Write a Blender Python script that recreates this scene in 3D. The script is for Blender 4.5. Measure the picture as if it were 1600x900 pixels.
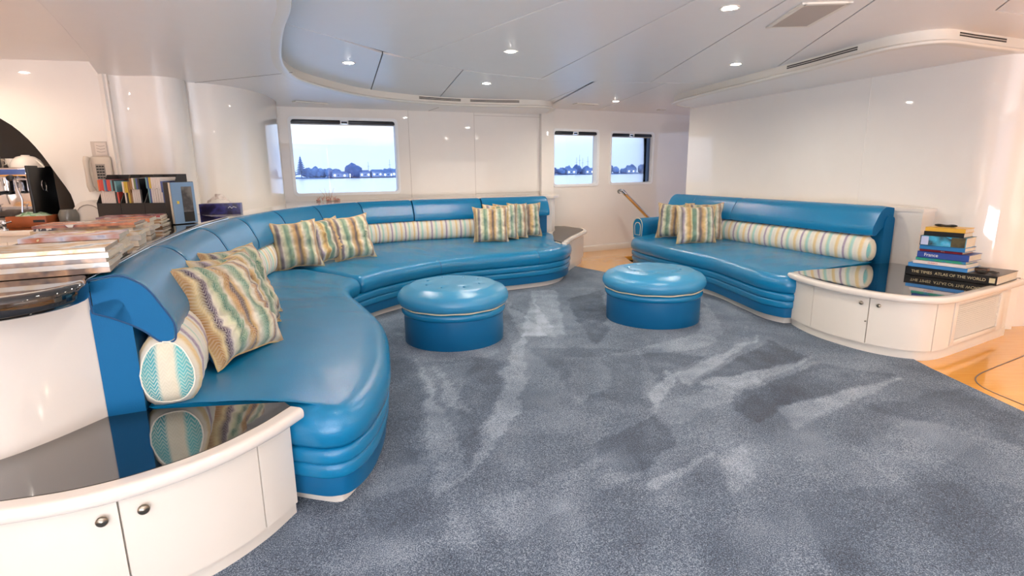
import bpy, bmesh, math, random
from mathutils import Vector, Matrix, noise
EXPOSURE = 0.86; SKY = 1.1; DAY = 5; SPOT = 30; GAL = .42; WARM = .6; LAMPE = 70
S = bpy.context.scene
for o in list(bpy.data.objects): bpy.data.objects.remove(o)
COL = S.collection
PI = math.pi
# ---------------------------------------------------------------- camera
cd = bpy.data.cameras.new('camera'); cam = bpy.data.objects.new('camera', cd); COL.objects.link(cam); S.camera = cam
pitch = math.atan(182/850); roll = 0.012
cam.location = (0, 0, 1.35)
cam.rotation_euler = (Matrix.Rotation(PI/2 - pitch, 3, 'X') @ Matrix.Rotation(-roll, 3, 'Z')).to_euler()
cd.sensor_width = 36; cd.lens = 850/1600*36; cd.clip_start = .05; cd.clip_end = 3000
# ---------------------------------------------------------------- colour management
S.view_settings.view_transform = 'Standard'; S.view_settings.look = 'None'
S.view_settings.exposure = EXPOSURE; S.view_settings.gamma = 1
S.view_settings.use_curve_mapping = False
# ---------------------------------------------------------------- world: evening sky with bands of cloud
w = bpy.data.worlds.new('sky'); S.world = w; w.use_nodes = True
nt = w.node_tree; nt.nodes.clear(); N = nt.nodes.new; LK = nt.links.new
out = N('ShaderNodeOutputWorld'); bg = N('ShaderNodeBackground'); tc = N('ShaderNodeTexCoord')
sep = N('ShaderNodeSeparateXYZ'); LK(tc.outputs['Generated'], sep.inputs[0])
rp = N('ShaderNodeValToRGB'); cr = rp.color_ramp
for i, (p, c) in enumerate([(0, (.46,.57,.86)), (.04, (.50,.62,.90)), (.085, (.72,.80,.98)), (.12, (.96,.94,.96)), (.2, (.80,.87,1.0)), (.5, (.50,.66,.92)), (1, (.36,.5,.82))]):
    e = cr.elements[i] if i < 2 else cr.elements.new(p)
    e.position = p; e.color = (*c, 1)
mp = N('ShaderNodeMapping'); mp.inputs['Scale'].default_value = (2.2, 2.2, 16)
nz = N('ShaderNodeTexNoise'); nz.inputs['Scale'].default_value = 1.6; nz.inputs['Detail'].default_value = 5
LK(tc.outputs['Generated'], mp.inputs[0]); LK(mp.outputs[0], nz.inputs['Vector'])
ma = N('ShaderNodeMath'); ma.operation = 'MULTIPLY_ADD'; ma.inputs[1].default_value = .10; ma.inputs[2].default_value = -.05
LK(nz.outputs['Fac'], ma.inputs[0]); ad = N('ShaderNodeMath'); ad.operation = 'ADD'
LK(sep.outputs['Z'], ad.inputs[0]); LK(ma.outputs[0], ad.inputs[1]); LK(ad.outputs[0], rp.inputs['Fac'])
LK(rp.outputs[0], bg.inputs[0]); bg.inputs[1].default_value = SKY; LK(bg.outputs[0], out.inputs[0])
# ---------------------------------------------------------------- daylight at the aft doors, plus added fill lights out of view
def area(name, loc, rot, sx, sy, e, col):
    l = bpy.data.lights.new(name, 'AREA'); l.shape = 'RECTANGLE'; l.size = sx; l.size_y = sy; l.energy = e; l.color = col
    o = bpy.data.objects.new(name, l); COL.objects.link(o); o.location = loc; o.rotation_euler = rot; return o
area('aft_door_daylight', (.4, -2.75, 1.25), (PI/2, 0, 0), 5.2, 1.9, DAY, (1.0, .95, .92))
# added fill lights: one aimed up to brighten the ceiling, two from the sides
area('ceiling_fill_aft', (.5, -4.1, .02), (math.radians(162), 0, 0), 5.6, 2.4, 620, (.98, .95, .98))
area('side_fill_right', (5.95, .2, 1.2), (PI/2+.25, 0, PI/2), 3.5, 1.2, 9, (1.0, .93, .86))  # added side fill; the right wall behind it has no window
area('side_fill_left', (-5.1, -.6, 1.2), (PI/2+.25, 0, -PI/2), 3.0, 1.2, 10, (1.0, .92, .84))  # added side fill in front of the plain left wall
# ---------------------------------------------------------------- helpers
def srgb(r, g, b):
    f = lambda c: (c/255)/12.92 if c/255 <= .04045 else ((c/255+.055)/1.055)**2.4
    return (f(r), f(g), f(b), 1)
def mat(name, col, rough=.5, metal=0, coat=0, bump=0, bscale=40, var=0, vscale=6, spec=.5, sheen=0, emit=None, estr=0, coord='Object'):
    m = bpy.data.materials.new(name); m.use_nodes = True; t = m.node_tree; b = t.nodes['Principled BSDF']
    b.inputs['Base Color'].default_value = col; b.inputs['Roughness'].default_value = rough; b.inputs['Metallic'].default_value = metal
    b.inputs['Coat Weight'].default_value = coat; b.inputs['Coat Roughness'].default_value = .04
    b.inputs['Specular IOR Level'].default_value = spec; b.inputs['Sheen Weight'].default_value = sheen
    if emit: b.inputs['Emission Color'].default_value = emit; b.inputs['Emission Strength'].default_value = estr
    tc = t.nodes.new('ShaderNodeTexCoord')
    n = t.nodes.new('ShaderNodeTexNoise'); n.inputs['Scale'].default_value = vscale; n.inputs['Detail'].default_value = 4
    t.links.new(tc.outputs[coord], n.inputs['Vector'])
    mx = t.nodes.new('ShaderNodeMix'); mx.data_type = 'RGBA'; mx.blend_type = 'MULTIPLY'; mx.inputs[0].default_value = 1
    mr = t.nodes.new('ShaderNodeMapRange'); mr.inputs[1].default_value = .3; mr.inputs[2].default_value = .7; mr.inputs[3].default_value = 1-max(var, .015); mr.inputs[4].default_value = 1
    t.links.new(n.outputs['Fac'], mr.inputs[0]); mx.inputs[6].default_value = col; t.links.new(mr.outputs[0], mx.inputs[7])
    t.links.new(mx.outputs[2], b.inputs['Base Color'])
    if bump:
        n2 = t.nodes.new('ShaderNodeTexNoise'); n2.inputs['Scale'].default_value = bscale; n2.inputs['Detail'].default_value = 3
        t.links.new(tc.outputs[coord], n2.inputs['Vector'])
        bp = t.nodes.new('ShaderNodeBump'); bp.inputs['Strength'].default_value = bump; bp.inputs['Distance'].default_value = .01
        t.links.new(n2.outputs['Fac'], bp.inputs['Height']); t.links.new(bp.outputs[0], b.inputs['Normal'])
    return m
def mk(name, verts, faces, m=None, parent=None, smooth=False, uvs=None, mats=None, fm=None):
    me = bpy.data.meshes.new(name); me.from_pydata([tuple(v) for v in verts], [], faces); me.update()
    for x in (mats or [m]):
        if x: me.materials.append(x)
    if uvs:
        l = me.uv_layers.new(name='UVMap')
        for lp in me.loops: l.data[lp.index].uv = uvs[lp.vertex_index]
    if fm:
        for p, k in zip(me.polygons, fm): p.material_index = k
    if smooth: 
        for p in me.polygons: p.use_smooth = True
    bm = bmesh.new(); bm.from_mesh(me); bmesh.ops.recalc_face_normals(bm, faces=bm.faces); bm.to_mesh(me); bm.free()
    if smooth: me.set_sharp_from_angle(angle=math.radians(38 if smooth is True else smooth))
    o = bpy.data.objects.new(name, me); COL.objects.link(o)
    if parent: o.parent = parent
    return o
def root(name, label, cat, loc=(0,0,0), rz=0, group=None):
    o = bpy.data.objects.new(name, None); COL.objects.link(o); o.location = loc; o.rotation_euler = (0,0,rz); o.empty_display_size = .1
    return tag(o, label, cat, group)
def tag(o, label=None, cat=None, group=None, kind=None):
    if label: o['label'] = label
    if cat: o['category'] = cat
    if group: o['group'] = group
    if kind: o['kind'] = kind
    return o
def struct(o): o['kind'] = 'structure'; return o
def copy_tree(o, parent=None):
    c = o.copy(); COL.objects.link(c)
    if parent: c.parent = parent
    for ch in list(o.children): copy_tree(ch, c)
    return c
class MB:
    """collects geometry; build() links it as one mesh"""
    def __init__(s): s.v = []; s.f = []; s.m = []
    def add(s, v, f, k=0):
        n = len(s.v); s.v += [tuple(x) for x in v]; s.f += [tuple(i+n for i in q) for q in f]; s.m += [k]*len(f); return s
    def box(s, c, d, rz=0, k=0, bev=0):
        bm = bmesh.new(); bmesh.ops.create_cube(bm, size=1)
        for v in bm.verts: v.co = Vector((v.co.x*d[0], v.co.y*d[1], v.co.z*d[2]))
        if bev: bmesh.ops.bevel(bm, geom=bm.edges[:], offset=bev, segments=2, affect='EDGES', profile=.5)
        M = Matrix.Translation(c) @ Matrix.Rotation(rz, 4, 'Z'); bmesh.ops.transform(bm, matrix=M, verts=bm.verts)
        return s.bm(bm, k)
    def bm(s, bm, k=0):
        bm.verts.index_update(); s.add([v.co[:] for v in bm.verts], [[v.index for v in f.verts] for f in bm.faces], k); bm.free(); return s
    def tube(s, pts, r, n=10, k=0, closed=False):
        pts = [Vector(p) for p in pts]; L = len(pts); rings = []
        up = Vector((0,0,1))
        for i, p in enumerate(pts):
            a = pts[(i-1) % L] if (closed or i) else p; b = pts[(i+1) % L] if (closed or i < L-1) else p
            t = (b-a).normalized()
            if i == 0:
                x = t.cross(up)
                if x.length < .3: x = t.cross(Vector((1,0,0)))
            else: x = x - t*x.dot(t)
            x.normalize(); y = t.cross(x); rr = r[i] if isinstance(r, (list, tuple)) else r
            rings.append([p + x*math.cos(2*PI*j/n)*rr + y*math.sin(2*PI*j/n)*rr for j in range(n)])
        v = [q for g in rings for q in g]; f = []
        for i in range(L if closed else L-1):
            for j in range(n): i2 = (i+1) % L; f.append((i*n+j, i*n+(j+1) % n, i2*n+(j+1) % n, i2*n+j))
        if not closed: f.append(tuple(range(n))); f.append(tuple((L-1)*n+j for j in range(n)))
        return s.add(v, f, k)
    def lathe(s, prof, n=32, c=(0,0,0), k=0):
        v = []; f = []; c = Vector(c)
        for r, z in prof:
            for j in range(n): v.append(c + Vector((r*math.cos(2*PI*j/n), r*math.sin(2*PI*j/n), z)))
        for i in range(len(prof)-1):
            for j in range(n): f.append((i*n+j, i*n+(j+1) % n, (i+1)*n+(j+1) % n, (i+1)*n+j))
        if prof[0][0] > 1e-5: f.append(tuple(range(n)))
        if prof[-1][0] > 1e-5: f.append(tuple((len(prof)-1)*n+j for j in range(n)))
        return s.add(v, f, k)
    def poly(s, pts, z0, z1, k=0):
        n = len(pts); v = [(x, y, z0) for x, y in pts]+[(x, y, z1) for x, y in pts]
        f = [tuple(range(n)), tuple(range(n, 2*n))]+[(i, (i+1) % n, n+(i+1) % n, n+i) for i in range(n)]
        return s.add(v, f, k)
    def build(s, name, m, parent=None, smooth=False):
        ms = m if isinstance(m, list) else [m]
        return mk(name, s.v, s.f, None, parent, smooth, None, ms, s.m)
def spline(P, n):
    P = [Vector(p) for p in P]; dense = []; L = len(P)
    for i in range(L-1):
        p0 = P[i-1] if i else P[0]*2-P[1]; p1 = P[i]; p2 = P[i+1]; p3 = P[i+2] if i < L-2 else P[-1]*2-P[-2]
        for k in range(24):
            t = k/24; dense.append(.5*((2*p1)+(p2-p0)*t+(2*p0-5*p1+4*p2-p3)*t*t+(3*p1-p0-3*p2+p3)*t**3))
    dense.append(P[-1]); return resamp(dense, n)
def resamp(d, n):
    d = [Vector(p) for p in d]; s = [0]
    for a, b in zip(d, d[1:]): s.append(s[-1]+(b-a).length)
    out = []; j = 0
    for i in range(n):
        t = s[-1]*i/(n-1)
        while j < len(s)-2 and s[j+1] < t: j += 1
        q = (t-s[j])/max(1e-9, s[j+1]-s[j]); out.append(d[j].lerp(d[j+1], min(1, max(0, q))))
    return out
def sub(path, a, b, n):
    """piece of a path between arc fractions a and b"""
    full = resamp(path, 401); i0 = int(a*400); i1 = max(i0+1, int(b*400)); return resamp(full[i0:i1+1], n)
def normals(path):
    out = []
    for i in range(len(path)):
        a = path[max(0, i-1)]; b = path[min(len(path)-1, i+1)]; t = (b-a).normalized(); out.append(Vector((t.y, -t.x)))
    return out
def off(path, d):
    return [p+n*d for p, n in zip(path, normals(path))]
def sweep(name, path, prof, m, parent=None, closed=True, smooth=True, endr=0, wob=None, zfun=None, nrm=None, capm=None):
    """profile (u outward from path on its right-hand side, z) swept along the plan path; u/v in metres"""
    nn = nrm or normals(path); V = []; UV = []; F = []; k = len(prof); s = 0; L = [0]
    for a, b in zip(path, path[1:]): L.append(L[-1]+(b-a).length)
    cu = sum(p[0] for p in prof)/k; cz = sum(p[1] for p in prof)/k
    vl = [0]
    for a, b in zip(prof, prof[1:]+prof[:1]): vl.append(vl[-1]+math.hypot(a[0]-b[0], a[1]-b[1]))
    for i, p in enumerate(path):
        sc = 1
        if endr:
            d = min(L[i], L[-1]-L[i])
            if d < endr: sc = 1-.045*(1-math.sqrt(max(0, 1-(1-d/endr)**2)))
        for j, (u, z) in enumerate(prof):
            u2 = cu+(u-cu)*sc; z2 = cz+(z-cz)*sc
            if wob: u2, z2 = wob(L[i], L[-1], j, u2, z2, cu, cz)
            if zfun: z2 = zfun(L[i]/L[-1], z2)
            q = p+nn[i]*u2; V.append((q.x, q.y, z2)); UV.append((L[i], vl[j]))
    R = k if closed else k-1
    for i in range(len(path)-1):
        for j in range(R): F.append((i*k+j, i*k+(j+1) % k, (i+1)*k+(j+1) % k, (i+1)*k+j))
    if closed: F.append(tuple(range(k))); F.append(tuple((len(path)-1)*k+j for j in range(k)))
    if capm: return mk(name, V, F, None, parent, smooth, UV, [m, capm], [0]*(len(F)-2)+[1, 1])
    return mk(name, V, F, m, parent, smooth, UV)
def rprof(pts, r=.02, seg=4):
    """round the corners of a closed (u,z) profile; r may be a list"""
    n = len(pts); out = []
    for i in range(n):
        p = Vector(pts[i]); a = Vector(pts[i-1]); b = Vector(pts[(i+1) % n]); rr = r[i] if isinstance(r, list) else r
        da = (a-p); db = (b-p); rr = min(rr, da.length*.48, db.length*.48)
        if rr < 1e-4: out.append(tuple(p)); continue
        A = p+da.normalized()*rr; B = p+db.normalized()*rr
        for k in range(seg+1):
            t = k/seg; q = A*(1-t)**2+p*2*t*(1-t)+B*t*t; out.append(tuple(q))
    return out
def text(name, s, size, m, parent, loc, rot, ext=.0004, ax='CENTER', ay='CENTER', sx=1):
    c = bpy.data.curves.new(name, 'FONT'); c.body = s; c.size = size; c.extrude = ext; c.align_x = ax; c.align_y = ay
    o = bpy.data.objects.new(name, c); COL.objects.link(o)
    dg = bpy.context.evaluated_depsgraph_get(); me = bpy.data.meshes.new_from_object(o.evaluated_get(dg)); bpy.data.objects.remove(o)
    me.materials.clear(); me.materials.append(m)
    o = bpy.data.objects.new(name, me); COL.objects.link(o); o.parent = parent; o.location = loc; o.rotation_euler = rot; o.scale = (sx, 1, 1); return o
CARP = [(24,40,60),(80,101,124),(182,195,210)]
MFA = -.05; MF0 = (-3.03, 4.28); BOXF = (-2.40, 4.0, -.50); TISS = (-2.70, 5.12, .30); CMP = (-4.05, 4.62, .949)
PILLOWS = [
 (-1.40,2.60,.705,.52,1.42,.50,.06,'nearest striped velvet pillow leaning at the near left of the curved sofa',1,'pil'),
 (-1.53,2.93,.71,.47,1.35,.42,.0,'striped pillow directly behind the nearest one on the left',2,'pil2'),
 (-1.64,3.20,.71,.47,1.25,.38,.0,'third striped pillow back in the near left group',3,'pil'),
 (-2.03,5.08,.70,.46,.62,.25,-.04,'striped pillow leftmost of the three in the bend of the curved sofa',4,'pil'),
 (-1.86,5.42,.70,.45,1.1,.25,-.03,'narrow-looking middle pillow of the three in the sofa bend',5,'pil2'),
 (-1.66,5.62,.70,.47,.75,.25,-.06,'striped pillow rightmost of the three in the sofa bend',6,'pil'),
 (-.26,6.93,.69,.46,.12,.22,0,'foremost striped pillow of the four at the far end of the curved sofa',7,'pil'),
 (-.14,7.07,.715,.46,.15,.20,0,'striped pillow hidden behind the foremost one, only its top showing, at the far end',8,'pil2'),
 (-.01,7.22,.71,.46,.2,.20,0,'striped pillow second from the right at the far end of the curved sofa',9,'pil'),
 (.18,7.38,.71,.46,.2,.20,0,'rightmost striped pillow at the far end of the curved sofa',10,'pil2'),
 (2.12,7.08,.70,.46,-.5,.2,0,'striped pillow against the arm at the left end of the right sofa',11,'pil'),
 (2.24,6.60,.69,.48,-.08,.22,0,'front striped pillow with gathered folds on the right sofa',12,'pil2'),
 (2.42,6.86,.71,.46,-.2,.2,0,'striped pillow peeking out behind the front one on the right sofa',13,'pil')]
# ---------------------------------------------------------------- materials
def stripe_mat(name, stops, period, chev, tint=1, cs=.8, vert=False, interp='LINEAR'):
    m = bpy.data.materials.new(name); m.use_nodes = True; t = m.node_tree; b = t.nodes['Principled BSDF']; N = t.nodes.new; L = t.links.new
    b.inputs['Roughness'].default_value = .75; b.inputs['Sheen Weight'].default_value = .25; b.inputs['Specular IOR Level'].default_value = .2
    uv = N('ShaderNodeUVMap'); sp = N('ShaderNodeSeparateXYZ'); L(uv.outputs[0], sp.inputs[0])
    nz = N('ShaderNodeTexNoise'); nz.inputs['Scale'].default_value = 9; L(uv.outputs[0], nz.inputs['Vector'])
    def M(op, a, b_=None, c=None):
        q = N('ShaderNodeMath'); q.operation = op
        for i, x in enumerate((a, b_, c)):
            if x is None: continue
            if isinstance(x, (int, float)): q.inputs[i].default_value = x
            else: L(x, q.inputs[i])
        return q.outputs[0]
    U = sp.outputs['Y' if vert else 'X']; Vv = sp.outputs['X' if vert else 'Y']
    u = M('ADD', U, M('MULTIPLY', nz.outputs['Fac'], .012))
    fr = M('FRACT', M('DIVIDE', u, period))
    r = N('ShaderNodeValToRGB'); r.color_ramp.interpolation = interp
    for i, (p, c) in enumerate(stops):
        e = r.color_ramp.elements[i] if i < 2 else r.color_ramp.elements.new(p)
        e.position = p; e.color = srgb(*c)
    L(fr, r.inputs['Fac'])
    # woven herringbone: zigzag threads across each stripe
    zig = M('ABSOLUTE', M('SUBTRACT', M('FRACT', M('MULTIPLY', U, chev)), .5))
    ln = M('GREATER_THAN', M('FRACT', M('ADD', M('MULTIPLY', Vv, chev*1.6), M('MULTIPLY', zig, 2.6))), .55)
    # herringbone only strong in the darker stripes
    bw = N('ShaderNodeRGBToBW'); L(r.outputs[0], bw.inputs[0])
    dk = M('SUBTRACT', 1, M('MULTIPLY', bw.outputs[0], 1.25)); dk = M('MAXIMUM', dk, 0.0)
    n2 = N('ShaderNodeTexNoise'); n2.inputs['Scale'].default_value = 5; L(uv.outputs[0], n2.inputs['Vector'])
    fac = M('MULTIPLY', M('MULTIPLY', ln, dk), M('MULTIPLY', n2.outputs['Fac'], cs))
    mx = N('ShaderNodeMix'); mx.data_type = 'RGBA'; L(fac, mx.inputs[0]); L(r.outputs[0], mx.inputs[6]); mx.inputs[7].default_value = srgb(232, 226, 212)
    # watercolour-like unevenness of the print
    n3 = N('ShaderNodeTexNoise'); n3.inputs['Scale'].default_value = 14; n3.inputs['Detail'].default_value = 4; L(uv.outputs[0], n3.inputs['Vector'])
    f3 = M('MULTIPLY', M('SUBTRACT', n3.outputs['Fac'], .42), 1.6); q = N('ShaderNodeClamp'); L(f3, q.inputs[0])
    m2 = N('ShaderNodeMix'); m2.data_type = 'RGBA'; L(M('MULTIPLY', q.outputs[0], tint), m2.inputs[0]); L(mx.outputs[2], m2.inputs[6]); m2.inputs[7].default_value = srgb(214, 190, 140)
    n5 = N('ShaderNodeTexNoise'); n5.inputs['Scale'].default_value = 16; n5.inputs['Detail'].default_value = 3; n5.inputs['Distortion'].default_value = 1.2; L(uv.outputs[0], n5.inputs['Vector'])
    m5 = N('ShaderNodeMapRange'); m5.inputs[1].default_value = .35; m5.inputs[2].default_value = .62; m5.inputs[3].default_value = .74 if tint > .21 else .94; m5.inputs[4].default_value = 1; L(n5.outputs['Fac'], m5.inputs[0])
    m6 = N('ShaderNodeMix'); m6.data_type = 'RGBA'; m6.blend_type = 'MULTIPLY'; m6.inputs[0].default_value = 1; L(m2.outputs[2], m6.inputs[6]); L(m5.outputs[0], m6.inputs[7])
    L(m6.outputs[2], b.inputs['Base Color'])
    n4 = N('ShaderNodeTexNoise'); n4.inputs['Scale'].default_value = 260; L(uv.outputs[0], n4.inputs['Vector'])
    bp = N('ShaderNodeBump'); bp.inputs['Strength'].default_value = .25; bp.inputs['Distance'].default_value = .004; L(n4.outputs['Fac'], bp.inputs['Height']); L(bp.outputs[0], b.inputs['Normal'])
    return m
CR = (222,212,192); MU = (176,130,80); TE = (70,124,104); PU = (66,52,74); BR = (104,74,58); LB = (150,190,186); LI = (164,150,172)
M = {}
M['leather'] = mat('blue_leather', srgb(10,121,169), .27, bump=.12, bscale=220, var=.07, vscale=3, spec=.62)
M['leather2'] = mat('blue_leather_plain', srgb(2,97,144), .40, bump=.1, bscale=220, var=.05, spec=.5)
M['leather_top'] = mat('blue_leather_ceiling_sheen', srgb(56,143,187), .27, bump=.12, bscale=200, var=.10, vscale=4, spec=.6)  # ceiling sheen put into the lighter blue of the ottoman tops
M['leather_end_shade'] = mat('blue_leather_shaded_end', srgb(2,92,140), .6, bump=.08, bscale=220, spec=.2)  # shade put into the colour: darker, duller copy for sofa end faces
M['seam'] = mat('dark_blue_piping', srgb(8,66,108), .5)
M['white_piping'] = mat('white_piping', srgb(214,206,176), .6)
M['white'] = mat('cream_lacquer', srgb(226,216,205), .12, coat=.5, spec=.5)
M['wall'] = mat('cream_gloss_wall', srgb(234,226,217), .035, spec=.5, coat=.25, var=.01)
M['cab'] = mat('white_satin_cabinet', srgb(228,219,206), .28)
M['plinth'] = mat('white_plinth', srgb(226,218,206), .4)
M['ceil'] = mat('ceiling_panel', srgb(236,230,226), .34, spec=.55)
M['gap'] = mat('shadow_gap', srgb(120,105,95), .8)
M['granite'] = mat('black_granite', srgb(16,13,12), .045, spec=.9, coat=1, var=.4, vscale=120)
M['chrome'] = mat('chrome', srgb(225,225,228), .08, metal=1)
M['knob'] = mat('brushed_nickel', srgb(150,140,125), .3, metal=1)
M['black'] = mat('black_plastic', srgb(14,14,15), .4)
M['file'] = mat('black_card', srgb(38,34,34), .6)
M['dark'] = mat('dark_brown_laminate', srgb(52,42,34), .25)
M['wood'] = None
M['lamp'] = mat('lit_lamp', srgb(255,250,240), .5, emit=(1, .93, .82, 1), estr=LAMPE)
M['page'] = mat('paper_edge', srgb(214,202,182), .8, bump=.3, bscale=300, var=.1, vscale=80)
M['slot'] = mat('vent_slot_dark', srgb(48,40,34), .6)
M['grille'] = mat('vent_grille', srgb(196,184,172), .5)
M['blind'] = mat('blind_cassette_black', srgb(14,16,26), .4)
M['alu'] = mat('white_window_frame', srgb(236,234,232), .3)
M['tan'] = mat('orange_wood', srgb(170,84,36), .4, var=.25, vscale=12)
M['bluefab'] = mat('pillow_back_blue', srgb(20,100,150), .6)
M['pil'] = stripe_mat('striped_velvet', [(0,CR),(.06,(196,164,118)),(.10,MU),(.13,(222,200,150)),(.17,PU),(.205,(120,104,122)),(.23,CR),(.29,(206,206,170)),(.34,TE),(.40,(140,166,136)),(.44,CR),(.49,(196,160,108)),(.53,MU),(.56,PU),(.59,BR),(.62,(210,170,104)),(.68,CR),(.74,(150,176,150)),(.79,TE),(.83,(206,202,166)),(.87,CR),(.91,MU),(.95,(110,90,104)),(.97,(222,206,176)),(1,CR)], .45, 42, .28)
M['pil2'] = stripe_mat('striped_velvet_purple', [(0,MU),(.05,(222,196,140)),(.10,CR),(.15,PU),(.19,LI),(.22,CR),(.30,(206,166,90)),(.35,MU),(.38,(216,200,150)),(.42,TE),(.50,(96,134,112)),(.54,CR),(.59,BR),(.62,PU),(.65,MU),(.72,(220,190,130)),(.77,CR),(.82,TE),(.87,(170,186,160)),(.91,CR),(.95,PU),(.975,(214,186,136)),(1,MU)], .45, 42, .28)
M['bol'] = stripe_mat('striped_bolster', [(0,(226,218,204)),(.09,(232,222,200)),(.13,(226,196,140)),(.22,(230,200,148)),(.27,(228,220,204)),(.40,(232,226,214)),(.46,(150,124,150)),(.51,(160,138,160)),(.55,(226,218,206)),(.66,(232,224,208)),(.71,(214,216,178)),(.77,(160,204,192)),(.84,(176,210,198)),(.88,(230,222,206)),(1,(226,218,204))], .255, 30, .15)
M['bolend'] = stripe_mat('bolster_end_weave', [(0,(222,188,120)),(.22,(226,200,146)),(.26,(70,160,160)),(.42,(60,150,156)),(.46,(206,200,178)),(.6,(208,200,176)),(.64,(90,176,176)),(.76,(90,170,172)),(.8,(228,224,212)),(1,(226,220,204))], .34, 40, .2, 1.3)
M['plate'] = mat('grey_cover_plate', srgb(186,172,160), .5)
M['wood_tone'] = mat('warm_wood_tone', srgb(196,140,84), .25)
M['granite2'] = mat('grey_worktop', srgb(74,66,60), .35)
# ================================================================ ROOM SHELL
ZC = 2.30; ZS = 2.20
def vwall(name, path, z0, z1, m, th=.05, parent=None):
    p = [Vector(q) for q in path]; o = sweep(name, p, [(0, z0), (0, z1), (-th, z1), (-th, z0)], m, parent, smooth=30); return o
def holed(name, p0, d, L, z0, z1, holes, m, th=.08, nsign=1):
    """flat wall along direction d from p0, with rounded-rectangle holes (s0,s1,za,zb,r)"""
    bm = bmesh.new(); d = Vector(d).normalized(); p0 = Vector(p0); nn = Vector((d.y, -d.x))*nsign
    def loop(pts):
        vs = [bm.verts.new((p0.x+d.x*s, p0.y+d.y*s, z)) for s, z in pts]
        return [bm.edges.new((vs[i], vs[(i+1) % len(vs)])) for i in range(len(vs))]
    E = loop([(0, z0), (L, z0), (L, z1), (0, z1)])
    for h in holes:
        a, b, c, e, r = h[:5]
        E += loop(rprof([(a, c), (b, c), (b, e), (a, e)], r, 5) if r else h[5])
    bmesh.ops.triangle_fill(bm, use_beauty=True, use_dissolve=True, edges=E)
    g = bmesh.ops.extrude_face_region(bm, geom=bm.faces[:]); vs = [v for v in g['geom'] if isinstance(v, bmesh.types.BMVert)]
    bmesh.ops.translate(bm, verts=vs, vec=(-nn.x*th, -nn.y*th, 0))
    bmesh.ops.recalc_face_normals(bm, faces=bm.faces); me = bpy.data.meshes.new(name); bm.to_mesh(me); bm.free(); me.materials.append(m)
    o = bpy.data.objects.new(name, me); COL.objects.link(o); return struct(o)
# --- wood floor
wm = mat('varnished_maple', srgb(236,170,92), .16, coat=.6, var=.05, vscale=3)
t = wm.node_tree; b = t.nodes['Principled BSDF']; tc = t.nodes.new('ShaderNodeTexCoord'); mp = t.nodes.new('ShaderNodeMapping'); mp.inputs['Scale'].default_value = (1.5, 22, 1); mp.inputs['Rotation'].default_value = (0, 0, .55)
nz = t.nodes.new('ShaderNodeTexNoise'); nz.inputs['Scale'].default_value = 3; nz.inputs['Detail'].default_value = 6; t.links.new(tc.outputs['Object'], mp.inputs[0]); t.links.new(mp.outputs[0], nz.inputs['Vector'])
mx = t.nodes.new('ShaderNodeMix'); mx.data_type = 'RGBA'; t.links.new(nz.outputs['Fac'], mx.inputs[0]); mx.inputs[6].default_value = srgb(220,142,46); mx.inputs[7].default_value = srgb(244,184,84); t.links.new(mx.outputs[2], b.inputs['Base Color'])
M['wood'] = wm
fl = MB()
hole = (1.80, 8.05, 2.60, 8.62)   # stairwell
for (x0, y0, x1, y1) in [(-5.2,-2.8,hole[0],10.6),(hole[2],-2.8,7.5,10.6),(hole[0],-2.8,hole[2],hole[1]),(hole[0],hole[3],hole[2],10.6)]:
    fl.poly([(x0,y0),(x1,y0),(x1,y1),(x0,y1)], -.06, 0)
floor = struct(fl.build('floor', M['wood']))
st = MB()
for k in range(3): st.box((2.2, 8.12+.17*k+.0, -.20-.17*k), (.8, .2, .03))
stw = tag(st.build('stair_flight', M['wood']), 'dark opening of the stairs going down in the wooden floor beside the right sofa', 'stairs')
sh = MB()
for c, dd in [((1.78,8.33,-.45),(.03,.6,.8)),((2.62,8.33,-.45),(.03,.6,.8)),((2.2,8.04,-.45),(.84,.03,.8)),((2.2,8.64,-.45),(.84,.03,.8)),((2.2,8.33,-.85),(.84,.6,.03))]: sh.box(c, dd)
sh.build('stair_well', M['dark'], stw)
# dark inlay line in the timber
inl = spline([(4.6,4.25),(3.705,3.744),(3.30,3.52),(3.08,3.39),(2.975,3.29),(2.925,3.17),(2.93,3.0),(2.96,2.8),(3.1,2.2)], 60)
struct(sweep('trim_1', inl, [(-.004,.0005),(.004,.0005),(.004,.0022),(-.004,.0022)], M['gap'], smooth=False))
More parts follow.
